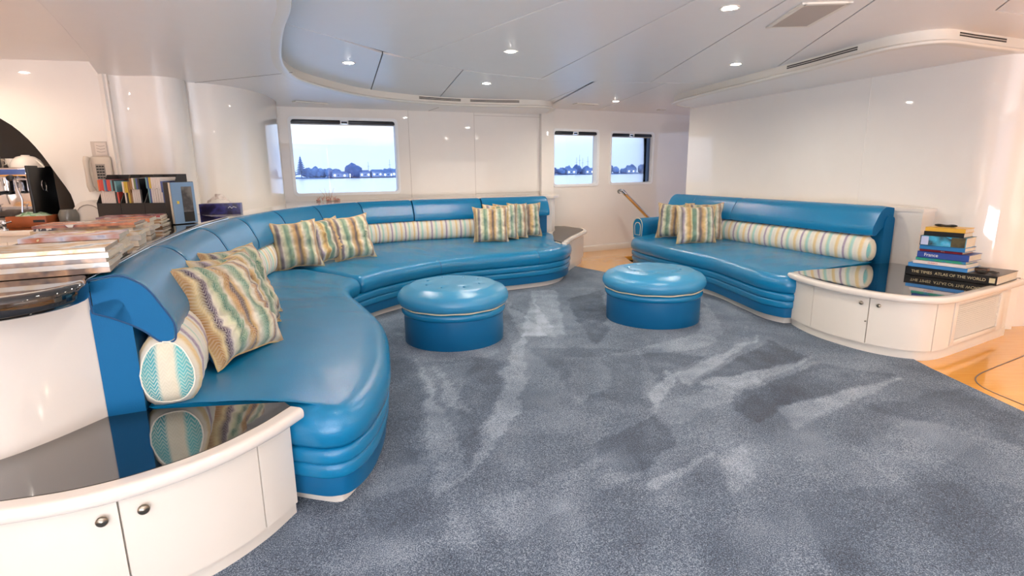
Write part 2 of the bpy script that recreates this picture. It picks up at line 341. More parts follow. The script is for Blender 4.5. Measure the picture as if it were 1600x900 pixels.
# --- carpet with pile brushed in wedges
WEDGES = [([(0.24, 6.12), (0.5, 6.1), (0.45, 4.36), (0.06, 4.34)], 1), ([(-0.08, 5.72), (-0.0, 5.37), (0.32, 4.31), (0.05, 4.32)], 0.9), ([(0.24, 5.76), (0.38, 4.31), (0.21, 4.28)], 0.8), ([(-0.72, 3.88), (-0.54, 3.34), (-0.36, 2.78), (-0.25, 2.37), (-0.2, 2.23), (-0.34, 2.08), (-0.43, 2.5), (-0.53, 3.14)], 0.9), ([(-0.57, 3.68), (-0.42, 3.34), (-0.24, 2.86), (-0.38, 2.95)], 0.8), ([(0.08, 4.47), (0.1, 3.43), (0.01, 2.85), (-0.12, 2.37), (-0.2, 2.23), (-0.19, 2.49), (-0.07, 3.12), (-0.04, 3.82)], 0.9), ([(2.09, 4.33), (1.11, 3.46), (1.09, 3.23)], 1), ([(2.23, 3.74), (1.17, 3.29), (1.32, 3.1)], 0.7), ([(2.56, 3.35), (1.51, 2.89), (1.48, 2.64)], 0.8), ([(1.06, 3.5), (1.11, 3.4), (0.91, 3.05), (0.77, 2.83), (0.85, 3.1)], 0.8), ([(1.04, 2.46), (0.6, 2.16), (0.6, 2.07), (0.8, 2.24)], 0.8), ([(0.73, 2.92), (1.6, 3.39), (1.62, 3.17), (0.85, 2.71)], 0.5), ([(-1.0, 4.51), (-0.11, 4.05), (-0.15, 3.83), (-0.74, 3.71)], 0.5), ([(2.01, 5.55), (1.78, 4.4), (1.52, 3.99), (0.61, 3.8), (1.53, 4.32)], 0.6), ([(0.37, 3.81), (0.65, 3.8), (0.65, 3.31), (0.36, 2.93)], 0.5), ([(-0.14, 2.01), (0.56, 2.48), (0.57, 2.24), (-0.01, 1.77)], 0.4), ([(1.63, 2.45), (2.53, 2.87), (2.48, 2.56), (1.65, 2.12)], 0.35), ([(0.96, 2.34), (1.16, 2.46), (1.07, 2.13), (0.93, 2.04)], 0.6), ([(-0.74, 1.68), (-0.27, 1.97), (-0.11, 1.77), (-0.54, 1.62)], 0.35), ([(0.58, 5.62), (1.02, 6.07), (0.81, 4.44), (0.63, 4.1), (0.59, 4.86)], -0.8), ([(0.14, 4.04), (0.97, 3.96), (0.77, 2.92), (0.38, 3.11)], -0.4), ([(1.12, 3.23), (2.05, 4.18), (2.17, 3.74), (1.23, 3.31)], -0.8), ([(1.3, 3.06), (2.19, 3.61), (2.51, 3.36), (1.68, 2.98), (1.3, 2.7)], -0.8), ([(-1.11, 3.72), (-0.72, 3.85), (-0.52, 2.95), (-0.46, 2.32), (-0.6, 2.27)], -0.5), ([(-0.29, 3.83), (-0.08, 3.75), (-0.09, 3.12), (-0.2, 2.56), (-0.34, 2.95)], -0.6), ([(0.98, 4.01), (1.39, 3.77), (1.13, 3.52), (0.94, 3.3)], -0.5), ([(0.45, 2.54), (0.78, 2.83), (0.83, 2.53), (0.57, 2.24), (0.37, 2.25)], -0.7), ([(2.0, 2.88), (2.75, 3.14), (2.74, 2.7), (2.49, 2.43)], -0.5), ([(1.21, 2.08), (2.19, 2.1), (1.71, 1.58), (1.07, 1.59)], -0.35), ([(-0.66, 2.07), (-0.29, 2.16), (-0.25, 1.81), (-0.49, 1.78)], -0.4), ([(-0.07, 5.66), (0.17, 4.88), (-0.0, 4.67), (-0.18, 4.89)], -0.5)]
def inside(x, y, P):
    c = False; n = len(P); j = n-1
    for i in range(n):
        xi, yi = P[i]; xj, yj = P[j]
        if (yi > y) != (yj > y) and x < (xj-xi)*(y-yi)/(yj-yi)+xi: c = not c
        j = i
    return c
def xr(y):
    K = [(-2.6,2.85),(3.5,2.84),(4.2,2.9),(5.0,2.6),(6.0,2.2),(6.6,1.72),(7.27,1.22),(7.65,.95),(8.0,.7)]
    for (a, p), (c, q) in zip(K, K[1:]):
        if y <= c: return p+(q-p)*(y-a)/(c-a)
    return .7
ny = 380; nx = 200; V = []; F = []; A = []
boxes = [(min(p[0] for p in P), max(p[0] for p in P), min(p[1] for p in P), max(p[1] for p in P), P, w_) for P, w_ in WEDGES]
for j in range(ny+1):
    y = -2.6+10.6*j/ny; X = xr(y)
    for i in range(nx+1):
        x = -2.0+(X+2.0)*i/nx; V.append((x, y, .010+.002*noise.noise((x*3, y*3, 1))))
        a = 0
        wx = x+.05*noise.noise((x*5, y*5, 7)); wy = y+.05*noise.noise((x*5, y*5, 9))
        for (x0, x1, y0, y1, P, w_) in boxes:
            if x0 <= wx <= x1 and y0 <= wy <= y1 and inside(wx, wy, P):
                a += min(w_,.8)*.62*(.75+.5*noise.noise((x*9, y*9, 3)))
        # softer brushed streaks and footfalls
        ang = math.atan2(y-.6, x-.2); r = math.hypot(x-.2, y-.6)
        a += .30*noise.noise((ang*9, r*1.3, 4))+.22*noise.noise((x*3.1, y*3.1, 12))+.14*noise.noise((x*8, y*8, 22))
        A.append(a)
for j in range(ny):
    for i in range(nx): q = j*(nx+1)+i; F.append((q, q+1, q+nx+2, q+nx+1))
cm = bpy.data.materials.new('blue_grey_carpet'); cm.use_nodes = True; t = cm.node_tree; b = t.nodes['Principled BSDF']; N = t.nodes.new; Lk = t.links.new
b.inputs['Roughness'].default_value = .95; b.inputs['Sheen Weight'].default_value = .25; b.inputs['Specular IOR Level'].default_value = .1
at = N('ShaderNodeAttribute'); at.attribute_name = 'pile'; tc = N('ShaderNodeTexCoord')
n1 = N('ShaderNodeTexNoise'); n1.inputs['Scale'].default_value = 240; n1.inputs['Detail'].default_value = 3; Lk(tc.outputs['Object'], n1.inputs['Vector'])
n2 = N('ShaderNodeTexNoise'); n2.inputs['Scale'].default_value = 560; n2.inputs['Detail'].default_value = 1; Lk(tc.outputs['Object'], n2.inputs['Vector'])
def Mt(op, a, b_, c=None):
    q = N('ShaderNodeMath'); q.operation = op
    for i, x in enumerate((a, b_, c)):
        if x is None: continue
        if isinstance(x, (int, float)): q.inputs[i].default_value = x
        else: Lk(x, q.inputs[i])
    return q.outputs[0]
v = Mt('ADD', Mt('MULTIPLY_ADD', at.outputs['Fac'], .5, .5), Mt('MULTIPLY', Mt('SUBTRACT', n1.outputs['Fac'], .5), 2.0)); v = Mt('ADD', v, Mt('MULTIPLY', Mt('SUBTRACT', n2.outputs['Fac'], .5), .9))
r = N('ShaderNodeValToRGB'); r.color_ramp.elements[0].position = .08; r.color_ramp.elements[0].color = srgb(*CARP[0]); r.color_ramp.elements[1].position = .95; r.color_ramp.elements[1].color = srgb(*CARP[2])
e = r.color_ramp.elements.new(.5); e.color = srgb(*CARP[1]); Lk(v, r.inputs['Fac']); Lk(r.outputs[0], b.inputs['Base Color'])
bp = N('ShaderNodeBump'); bp.inputs['Strength'].default_value = .6; bp.inputs['Distance'].default_value = .01; Lk(Mt('ADD', n1.outputs['Fac'], n2.outputs['Fac']), bp.inputs['Height']); Lk(bp.outputs[0], b.inputs['Normal'])
carpet = mk('carpet', V, F, cm, smooth=180)
at_ = carpet.data.attributes.new('pile', 'FLOAT', 'POINT'); at_.data.foreach_set('value', A)
tag(carpet, 'blue-grey cut pile carpet with vacuum brush marks', 'carpet')
# --- walls
P1 = Vector((-3.02, 7.278)); D1 = Vector((3.57, 1.55)).normalized()
w1L = 4.00
def s1(x): return (x-P1.x)/D1.x
wall_back = holed('wall_back', P1, D1, w1L, 0, ZC+.1, [(s1(-2.858), s1(-1.594), 1.083, 2.06, .05)], M['wall'])
P2 = Vector((.60, 8.76)); D2 = Vector((.88, .475)).normalized()
def s2(x): return (x-P2.x)/D2.x
pF = lambda s, n=0: P2+D2*s+Vector((D2.y, -D2.x))*n
W2 = (s2(.70), s2(1.455), 1.125, 1.977); W3 = (s2(1.70), s2(2.50), 1.130, 1.966)
P2 = P2+Vector((D2.y, -D2.x))*-.03
wall_far = holed('wall_far', P2, D2, 3.9, -.1, ZC+.1, [(*W2, .045), (*W3, .045)], M['wall'])
# panel joints on the back wall
def strip(o, s, z0, z1, P, D, wd=.004, horiz=None):
    n = Vector((D.y, -D.x)); q = MB(); a = math.atan2(D.y, D.x)
    if horiz: c = P+D*((horiz[0]+horiz[1])/2)+n*.0005; q.box((c.x, c.y, z0), (horiz[1]-horiz[0], .002, wd), a)
    else: c = P+D*s+n*.0005; q.box((c.x, c.y, (z0+z1)/2), (wd, .002, z1-z0), a)
    return q.build('panel_joint', M['gap2'], o)
M['gap2'] = mat('fine_panel_joint', srgb(176,162,150), .6)
for x in (-1.43, -.53, .458): strip(wall_back, s1(x), 1.0, ZS, P1, D1)
strip(wall_back, 0, 2.165, 0, P1, D1, .004, (s1(-.53), s1(.458)))
strip(wall_back, 0, 1.03, 0, P1, D1, .004, (s1(-.53), s1(.458)))
# end return of the back wall (it stands a little proud of the far wall)
e1 = P1+D1*w1L
rb = MB(); n1_ = Vector((D1.y, -D1.x)); c = e1-D1*.10+n1_*.02; rb.box((c.x, c.y, (ZC)/2), (.22, .10, ZC), math.atan2(D1.y, D1.x), bev=.015)
struct(rb.build('trim_2', M['wall'], smooth=True))
# right wall (bulkhead behind the right sofa): from far corner, rounding out at the near end
DR = Vector((.336, -.94)).normalized(); PR = Vector((2.592, 8.18))
wr = [PR+DR*t_ for t_ in (0, 1.0, 2.0, 2.755)]
wr2 = [PR+DR*t_ for t_ in (2.76, 3.3, 3.72)]; e = wr2[-1]; nR = Vector((-DR.y, DR.x))*1.0   # away from the room
a0 = math.atan2(DR.y, DR.x)
cx = e+Vector((.94, .336))*.32
for k in range(1, 11):
    an = math.radians(k*8.2); q = cx + Vector((-.94, -.336))*.32*math.cos(an)+DR*.32*math.sin(an); wr2.append(q)
t_end = Vector((-.94,-.336))*-1
tl = (wr2[-1]-wr2[-2]).normalized()
wr2.append(wr2[-1]+tl*1.6)
vwall('wall_right', wr, -.1, ZC+.05, M['wall'])['kind'] = 'structure'
vwall('wall_right_rounded', wr2, -.1, ZC+.05, M['wall'])['kind'] = 'structure'
# return of the bulkhead at its far end into the stair lobby
rq = [PR+Vector((.94, .336))*2.6, PR+Vector((.94,.336))*1.2, PR+Vector((.04,.012))]
vwall('wall_lobby', rq, -.1, ZC+.05, M['wall'])['kind'] = 'structure'
# ribbed column walls at the left of the back wall
colp = []
colA = spline([(-3.46,4.90),(-3.43,4.985),(-3.30,5.03),(-3.16,5.035),(-3.05,5.08),(-2.99,5.18),(-2.99,5.30),(-3.04,5.38)], 40)
colB = spline([(-3.04,5.38),(-2.96,5.42),(-2.84,5.53),(-2.72,5.80),(-2.68,6.15),(-2.73,6.55),(-2.84,6.95),(-3.02,7.25),(-3.1,7.3)], 46)
vwall('wall_column_left', colA, 0, ZS+.02, M['wall'])['kind'] = 'structure'
vwall('wall_column_right', colB, 0, ZS+.02, M['wall'])['kind'] = 'structure'
# galley wall with the arched opening
DG = Vector((-.975, -.222)).normalized(); PG = Vector((-3.44, 4.925))
def gs(x): return (x-PG.x)/DG.x
ap = [(-3.80,.95),(-3.812,1.0)]
arch = [(-3.830,1.053),(-3.845,1.193),(-3.919,1.358),(-4.023,1.573),(-4.133,1.731),(-4.249,1.833),(-4.42,1.93),(-4.62,1.99),(-4.85,2.0),(-5.15,1.93),(-5.4,1.75),(-5.55,1.5),(-5.62,1.05)]
arch = [(p.x, p.y) for p in spline(arch, 40)]
hole_pts = [(gs(x), z) for x, z in [(-3.826,.93)]+arch+[(-5.62,.93)]]
wall_galley = holed('wall_galley', PG, DG, 3.2, 0, 2.42, [(0,0,0,0,0,hole_pts)], M['wall'], .06, nsign=-1)
# recess behind the arch
rc = MB(); rcx = lambda s, n: (PG+DG*s+Vector((DG.y, -DG.x))*n)
a = math.atan2(DG.y, DG.x)
for s, n, L_, dn, z, h in [(1.3,.75,2.9,.04,1.5,1.3),(.12,.40,.04,.72,1.5,1.3),(2.6,.40,.04,.72,1.5,1.3),(1.3,.40,2.6,.75,2.14,.03)]:
    c = rcx(s, n); rc.box((c.x, c.y, z), (L_, dn, h), a)
struct(rc.build('wall_recess', M['dark']))
# side and rear shell behind the camera (plain walls with a wide glazed opening aft)
sb = MB(); sb.box((-5.2, .9, 1.2), (.06, 7.6, 2.5)); struct(sb.build('wall_left', M['wall']))
sb = MB(); sb.box((6.1, 1.3, 1.2), (.06, 8.2, 2.5)); struct(sb.build('wall_outer_right', M['wall']))
sb = MB(); sb.box((-3.9, -2.8, 1.2), (2.6, .06, 2.5)); sb.box((4.7, -2.8, 1.2), (2.9, .06, 2.5)); sb.box((.4, -2.8, 2.3), (6, .06, .3)); struct(sb.build('wall_aft', M['wall']))
# --- ceiling: backing board plus separate glossy panels with shadow joints
ce = MB(); ce.poly([(-5.6,-3),(8,-3),(8,11),(-5.6,11)], ZC+.02, ZC+.06); ceiling = struct(ce.build('ceiling', M['gap']))
K = [(-2.6,1.2),(-1.72,3.25),(-1.423,3.842),(-1.254,4.162),(-.85,4.951),(-.567,5.347),(-.228,5.707),(.365,6.094),(.904,6.302),(1.901,6.466),(3.4,6.40)]
def ext(a, b, y):   # extend seam a->b to row y
    t_ = (y-b[1])/(a[1]-b[1]); return (b[0]+(a[0]-b[0])*t_, y)
rad = [((.329,3.367),(-.85,4.951)), ((1.066,3.396),(.33,6.05)), ((1.602,3.417),(1.56,6.40)), ((2.129,3.437),(2.75,6.43))]
def between(a, b):
    return [k for k in K if a < k[0] < b]
PAN = []
yb = -2.7
# seams continue towards the aft end
aft = [ext(*rad[0], yb), (2.3, yb), (3.0, yb), (1.5, yb)]
aft = [(3.2*.35+.2-1.2, yb), (.95, yb), (1.62, yb), (2.0-.9+.75, yb)]
r0a, r1a, r2a, r3a = (1.2, 2.2), (1.45, 2.0), (1.75, 1.9), (2.0, 2.0)
PAN.append([(-2.6, yb), (1.0, yb), (1.0, 2.4), rad[0][0], rad[0][1]]+[K[3], K[2], K[1], K[0]])
PAN.append([(1.0, 2.4), rad[1][0], rad[1][1]]+[k for k in K[::-1] if -.85 < k[0] < .33]+[rad[0][1], rad[0][0]])
PAN.append([(1.0, 2.4), (1.30, 2.4), rad[2][0], rad[2][1]]+[k for k in K[::-1] if .33 < k[0] < 1.56]+[rad[1][1], rad[1][0]])
PAN.append([(1.30, 2.4), (1.9, 2.4), rad[3][0], rad[3][1]]+[k for k in K[::-1] if 1.56 < k[0] < 2.75]+[rad[2][1], rad[2][0]])
PAN.append([(1.9, 2.4), (2.8, 3.2), (3.053, 3.694), (4.2, 4.1), (4.2, 6.4), (3.4, 6.40), rad[3][1], rad[3][0]])
PAN.append([(1.0, yb), (6.2, yb), (6.2, 4.6), (4.2, 4.1), (3.053, 3.694), (2.8, 3.2), (1.9, 2.4), (1.30, 2.4), (1.0, 2.4)])
far = [((-1.027,4.72),(-2.0,7.97)), ((-.442,5.50),(-1.15,8.4)), ((.924,6.30),(.50,8.0)), ((1.75,6.44),(1.35,9.6))]
PAN.append([K[1], K[2], K[3], far[0][0], far[0][1], (-2.6,8.0), K[0]])
PAN.append([far[0][0], K[4], K[5], far[1][0], far[1][1], far[0][1]])
PAN.append([far[1][0], K[6], K[7], far[2][0], far[2][1], far[1][1]])
PAN.append([far[2][0], K[8], far[3][0], far[3][1], (.4, 9.6), far[2][1]])
PAN.append([far[3][0], K[9], K[10], (4.2,6.4), (4.6,10.6), (1.35,10.6), far[3][1]])
PAN.append([(-5.2,yb),(-2.6,yb),(-2.6,1.2),(-2.6,3.4),(-2.6,5.6),(-5.4,5.6)])
for P in PAN:
    P = [Vector(p) for p in P]; cc = sum(P, Vector((0,0)))/len(P)
    area_ = sum(P[i-1].x*P[i].y-P[i].x*P[i-1].y for i in range(len(P)))
    if area_ < 0: P = P[::-1]
    Q = []
    for i in range(len(P)):   # inset by 3 mm for the joint
        a_ = (P[i]-P[i-1]).normalized(); b_ = (P[(i+1) % len(P)]-P[i]).normalized()
        na = Vector((-a_.y, a_.x)); nb = Vector((-b_.y, b_.x)); m_ = (na+nb); m_ = m_/max(.3, m_.length_squared)*2 if m_.length > .3 else na
        Q.append(P[i]+m_*.0052)
    q = MB(); q.poly([tuple(p) for p in Q], ZC, ZC+.015); q.build('ceiling_panel', M['ceil'], ceiling)
# --- lowered soffit over the left sofa, with a curved lit fascia
eL = spline([(-.60,-2.6),(-.72,.5),(-.92,2.2),(-1.085,2.959),(-1.377,3.582),(-1.696,4.327),(-1.877,4.899),(-1.938,5.51),(-1.70,6.434),(-1.30,7.0),(-.80,7.38),(-.25,7.60),(.15,7.69),(.45,7.78),(.60,7.95),(.64,8.2),(.60,8.6)], 110)
lip = rprof([(-.03,ZS),(.0,ZS),(.006,ZS+.02),(-.028,ZS+.03),(-.03,ZS+.10),(-.07,ZS+.10),(-.07,ZS)], [.004,.012,.012,.006,0,0,0], 3)
fas = sweep('soffit_fascia', eL, lip, M['cab'], smooth=40); fas['kind'] = 'structure'; fas.name = 'trim_3'
fp = [tuple(p) for p in off(eL, -.034)]
lim = [(-.2,8.75),(-3.1,7.5),(-3.2,5.3),(-3.58,5.05),(-3.029,4.138),(-2.591,3.377),(-2.0,2.3),(-1.6,1.2),(-1.4,-2.6)]
so = MB(); so.poly(fp+lim, ZS+.003, ZS+.04); soff = struct(so.build('ceiling_soffit_left', M['ceil']))
ls = MB(); ll = [Vector(p) for p in lim[3:]]
sweep('soffit_side', ll, [(0,ZS+.002),(0,ZC+.02),(-.02,ZC+.02),(-.02,ZS+.002)], M['ceil'], soff, smooth=False)
sj = MB(); sj.tube([(-3.15,5.5,ZS+.0025),(-1.86,4.95,ZS+.0025)], .0022, 6); sj.build('panel_joint', M['gap'], soff)
sj = MB(); sj.tube([(-.95,7.65,ZS+.0025),(-1.15,8.05,ZS+.0025)], .0022, 6); sj.build('panel_joint', M['gap'], soff)
# right soffit
eR = spline([(2.60,8.15),(2.22,7.75),(2.15,7.38),(2.27,6.68),(2.44,5.95),(2.62,5.2),(2.73,4.6),(2.83,4.27),(3.07,4.10),(3.45,4.24),(3.83,4.40),(4.05,4.48)][::-1], 90)
fasr = sweep('trim_4', eR, [(-u, z) for u, z in lip], M['cab'], smooth=40); fasr['kind'] = 'structure'
so = MB(); so.poly([tuple(p) for p in off(eR, .034)]+[(2.66,8.15),(4.14,4.55)], ZS+.003, ZS+.04); soffR = struct(so.build('ceiling_soffit_right', M['ceil']))
# vent slots in the fascias
def slot_vent(path, a, b, label, side, dz=.072):
    # side: +1 fascia outward = right of travel
    seg = sub(path, a, b, 16); mid = seg[8]; r_ = root('slot_vent', label, 'vent', (mid.x, mid.y, ZS+dz)); loc = [p-mid for p in seg]
    nn = normals(seg); nn = [n_*side for n_ in nn]
    def strip_(name, z0, z1, u0, u1, m):
        V = []; F = []
        for p, n_ in zip(loc, nn):
            for u, z in ((u0,z0),(u1,z0),(u1,z1),(u0,z1)): q = p+n_*u; V.append((q.x, q.y, z))
        for i in range(len(loc)-1):
            for j in range(4): F.append((i*4+j, i*4+(j+1) % 4, (i+1)*4+(j+1) % 4, (i+1)*4+j))
        F += [(0,1,2,3), tuple(len(V)-4+k for k in range(4))]; mk(name, V, F, m, r_)
    strip_('frame', -.020, .020, -.034, -.027, M['cab']); strip_('slot', .004, .013, -.028, -.0255, M['slot']); strip_('slot', -.013, -.004, -.028, -.0255, M['slot']); strip_('blade', -.0025, .0025, -.028, -.0245, M['grille'])
def frac(path, x, y):
    f = resamp(path, 401); return min(range(401), key=lambda i: (f[i]-Vector((x, y))).length)/400
slot_vent(eL, frac(eL,-1.12,7.15), frac(eL,-.62,7.46), 'long slotted air vent in the left curved ceiling edge, left of the pair', 1)
slot_vent(eL, frac(eL,-.52,7.50), frac(eL,.12,7.69), 'slotted air vent in the left curved ceiling edge, right of the pair', 1)
slot_vent(eR, frac(eR,2.73,4.60), frac(eR,2.56,5.40), 'long black slotted air vent in the right curved ceiling edge', -1)
slot_vent(eR, frac(eR,3.77,4.38), frac(eR,3.22,4.14), 'short black slotted air vent at the near end of the right ceiling edge', -1)
# ceiling grilles
def grille(loc, w_, l_, rz, label, z=ZC, col='grille', corners=None):
    r_ = root('ceiling_vent', label, 'vent', (loc[0], loc[1], z), rz)
    q = MB(); q.box((0,0,-.004), (l_, w_, .008)); q.build('backing', M['slot'] if col != 'flat' else M['grille'], r_)
    q = MB()
    for c, d_ in [((0,w_/2,-.006),(l_+.03,.03,.012)),((0,-w_/2,-.006),(l_+.03,.03,.012)),((l_/2,0,-.006),(.03,w_,.012)),((-l_/2,0,-.006),(.03,w_,.012))]: q.box(c, d_, bev=.002)
    q.build('frame', M['cab'], r_)
    if col == 'flat':
        q = MB(); q.box((0,0,-.006), (l_-.03, w_-.03, .012)); q.build('cover_plate', M['plate'], r_); return
    n_ = max(3, int(w_/.03))
    q = MB(); q.box((0,0,-.007), (l_-.02, .022, .004)); s0 = None
    for k in range(n_):
        y = -w_/2+.02+(w_-.04)*(k+.5)/n_
        if s0 is None: s0 = q.build('slat', M['grille'], r_); s0.location = (0, y, 0)
        else: s_ = s0.copy(); COL.objects.link(s_); s_.location = (0, y, 0)
grille((1.885,3.73), .26, .52, math.atan2(.48, .03), 'square grey ceiling panel vent above the right ottoman, large and close', col='flat')
grille((-2.42,6.93), .07, .38, math.atan2(.277,.275), 'narrow grey air grille above the large left window', ZS)
grille((1.10,8.3), .09, .34, .49, 'narrow grey air grille above the middle window', ZC)
grille((2.45,9.2), .05, .10, .49, 'tiny grey grille near the right-hand far window', ZC)
grille((-3.98,3.55), .22, .5, .35, 'tan ceiling vent over the galley at the left edge', ZC, 'flat')
# downlights
def downlight(x, y, z, label=None, e=1.0, group='recessed ceiling downlights', col=(1,.90,.76), em=1):
    r_ = root('downlight', label, 'ceiling light', (x, y, z), 0, group)
    q = MB(); q.lathe([(.040,-.001),(.044,-.004),(.058,-.005),(.060,0),(.040,.0)], 28); q.build('trim_ring', M['cab'], r_, True)
    q = MB(); q.lathe([(0,-.010),(.022,-.0085),(.036,-.005),(.041,-.001),(.041,.0),(0,.0)], 24); q.build('lamp', M['lamp'], r_)
    l = bpy.data.lights.new('downlight_beam', 'SPOT'); l.energy = SPOT*e; l.color = col; l.spot_size = math.radians(168); l.spot_blend = .6; l.shadow_soft_size = .05
    o = bpy.data.objects.new('downlight_beam', l); COL.objects.link(o); o.parent = r_; o.location = (0,0,-.025)
for x, y, lb in [(-1.408,5.084,'bright round downlight nearest the left curved ceiling edge'),(.013,4.696,'bright round downlight in the middle of the ceiling above the left ottoman'),
                 (-.254,6.303,'small round downlight just in front of the left slotted vents'),(1.488,8.021,'small distant round downlight above the far right window'),
                 (1.332,3.556,'large near round downlight at the top of the ceiling beside the square grille'),(2.101,5.36,'round downlight close to the right curved ceiling edge')]:
    downlight(x, y, ZC, lb)
for x, y, e_, lb in [(-.3,2.0,.28,'downlight near the left curved ceiling edge, above and out of the picture'),(1.9,1.2,.33,'downlight above the near right of the carpet, out of the picture'),(-.2,-.6,.4,'downlight behind the viewer on the left'),(1.9,-.9,.5,'downlight behind the viewer on the right'),(4.2,2.2,.25,'downlight over the wooden floor, out of the picture'),(4.6,.2,.5,'downlight over the wooden floor, further aft')]:
    downlight(x, y, ZC, lb, e_)
for x, y in [(-3.6,3.0),(-4.2,4.1),(-3.5,1.2)]: downlight(x, y, ZC, 'warm round downlight over the galley, out of view', GAL, col=(1,.80,.58))
for x, y in [(4.9,2.7),(5.6,3.3)]: downlight(x, y, ZC, 'warm round downlight beyond the rounded right wall, out of view', WARM, col=(1,.72,.42))
# --- windows
def window(n, P, D, s0, s1_, z0, z1, label=None):
    nn = Vector((D.y, -D.x)); a = math.atan2(D.y, D.x); c = P+D*((s0+s1_)/2); r_ = bpy.data.objects.new('window_%d' % n, None); COL.objects.link(r_); r_['kind'] = 'structure'
    r_.location = (c.x, c.y, 0); r_.rotation_euler = (0,0,a); W = s1_-s0; H = z1-z0; zc = (z0+z1)/2
    def ring(w_, h_, rad, ins, y0, y1, name, m, smooth=True):
        o_ = rprof([(-w_/2,-h_/2),(w_/2,-h_/2),(w_/2,h_/2),(-w_/2,h_/2)], rad, 6); i_ = rprof([(-w_/2+ins,-h_/2+ins),(w_/2-ins,-h_/2+ins),(w_/2-ins,h_/2-ins),(-w_/2+ins,h_/2-ins)], max(.01, rad-ins*.6), 6)
        k = len(o_); V = []; F = []
        for L_, y in ((o_,y0),(o_,y1),(i_,y1),(i_,y0)): V += [(x, y, zc+z) for x, z in L_]
        for g in range(4):
            for j in range(k): F.append((g*k+j, g*k+(j+1) % k, ((g+1) % 4)*k+(j+1) % k, ((g+1) % 4)*k+j))
        return mk(name, V, F, m, r_, smooth)
    ring(W+.05, H+.05, .07, .028, -.014, .001, 'window_frame', M['alu'])
    ring(W, H, .05, .012, -.002, .12, 'reveal', M['alu'])
    g = MB(); g.box((0, .10, zc), (W-.01, .006, H-.01)); g.build('glass_pane', M['glass'], r_)
    # rolled blind cassette across the head, with its small white latch
    cz = z1-.035; q = MB(); q.box((-W*.25-.02, .035, cz), (W/2-.06, .05, .05), bev=.012); q.box((W*.25+.02, .035, cz), (W/2-.06, .05, .05), bev=.012); q.build('blind_cassette', M['blind'], r_, True)
    q = MB(); q.box((0, .045, cz-.005), (.12, .03, .022)); q.build('latch_recess', M['blind'], r_)
    q = MB(); q.box((0,.03,cz+.018),(.13,.03,.012)); q.box((-.045,.03,cz-.004),(.014,.03,.04)); q.box((.045,.03,cz-.004),(.014,.03,.04)); q.build('blind_latch', M['alu'], r_)
    q = MB(); q.box((0, .05, cz-.032), (W-.03, .02, .012), bev=.003); q.build('blind_rail', M['grille'], r_)
    if n == 3: q = MB(); q.box((W/2-.035, .07, zc), (.035, .05, H-.05)); q.build('side_channel', M['bluech'], r_)
    return r_
g = bpy.data.materials.new('window_glass'); g.use_nodes = True; t = g.node_tree; t.nodes.remove(t.nodes['Principled BSDF']); o_ = t.nodes['Material Output']
tr = t.nodes.new('ShaderNodeBsdfTransparent'); tr.inputs[0].default_value = (.93,.97,1,1); gl = t.nodes.new('ShaderNodeBsdfGlossy'); gl.inputs['Roughness'].default_value = .01; fr = t.nodes.new('ShaderNodeFresnel'); fr.inputs[0].default_value = 1.5
mx = t.nodes.new('ShaderNodeMixShader'); t.links.new(fr.outputs[0], mx.inputs[0]); t.links.new(tr.outputs[0], mx.inputs[1]); t.links.new(gl.outputs[0], mx.inputs[2]); t.links.new(mx.outputs[0], o_.inputs[0]); M['glass'] = g
M['bluech'] = mat('blue_grey_channel', srgb(60,84,120), .3)
window(1, P1, D1, s1(-2.858), s1(-1.594), 1.083, 2.06)
window(2, P2, D2, *W2); window(3, P2, D2, *W3)
# baseboards and ledges
def pathseg(P, D, a, b): return [P+D*a, P+D*((a+b)/2), P+D*b]
bbp = rprof([(0,0),(.02,0),(.02,.085),(.012,.10),(0,.105)], [0,.003,.006,.004,0], 2)
sweep('baseboard_far', pathseg(P2, D2, .2, 2.6), bbp, M['cab'], smooth=30)['kind'] = 'structure'
bb2 = [p for p in wr2 if p.y < 4.62]
sweep('baseboard_right', bb2[1:], rprof([(0,0),(-.025,0),(-.025,.11),(-.012,.125),(0,.13)], [0,.003,.006,.004,0], 2) if False else rprof([(0,0),(.022,0),(.022,.10),(.012,.118),(0,.12)], [0,.003,.006,.004,0], 2), M['cab'], smooth=30)['kind'] = 'structure'
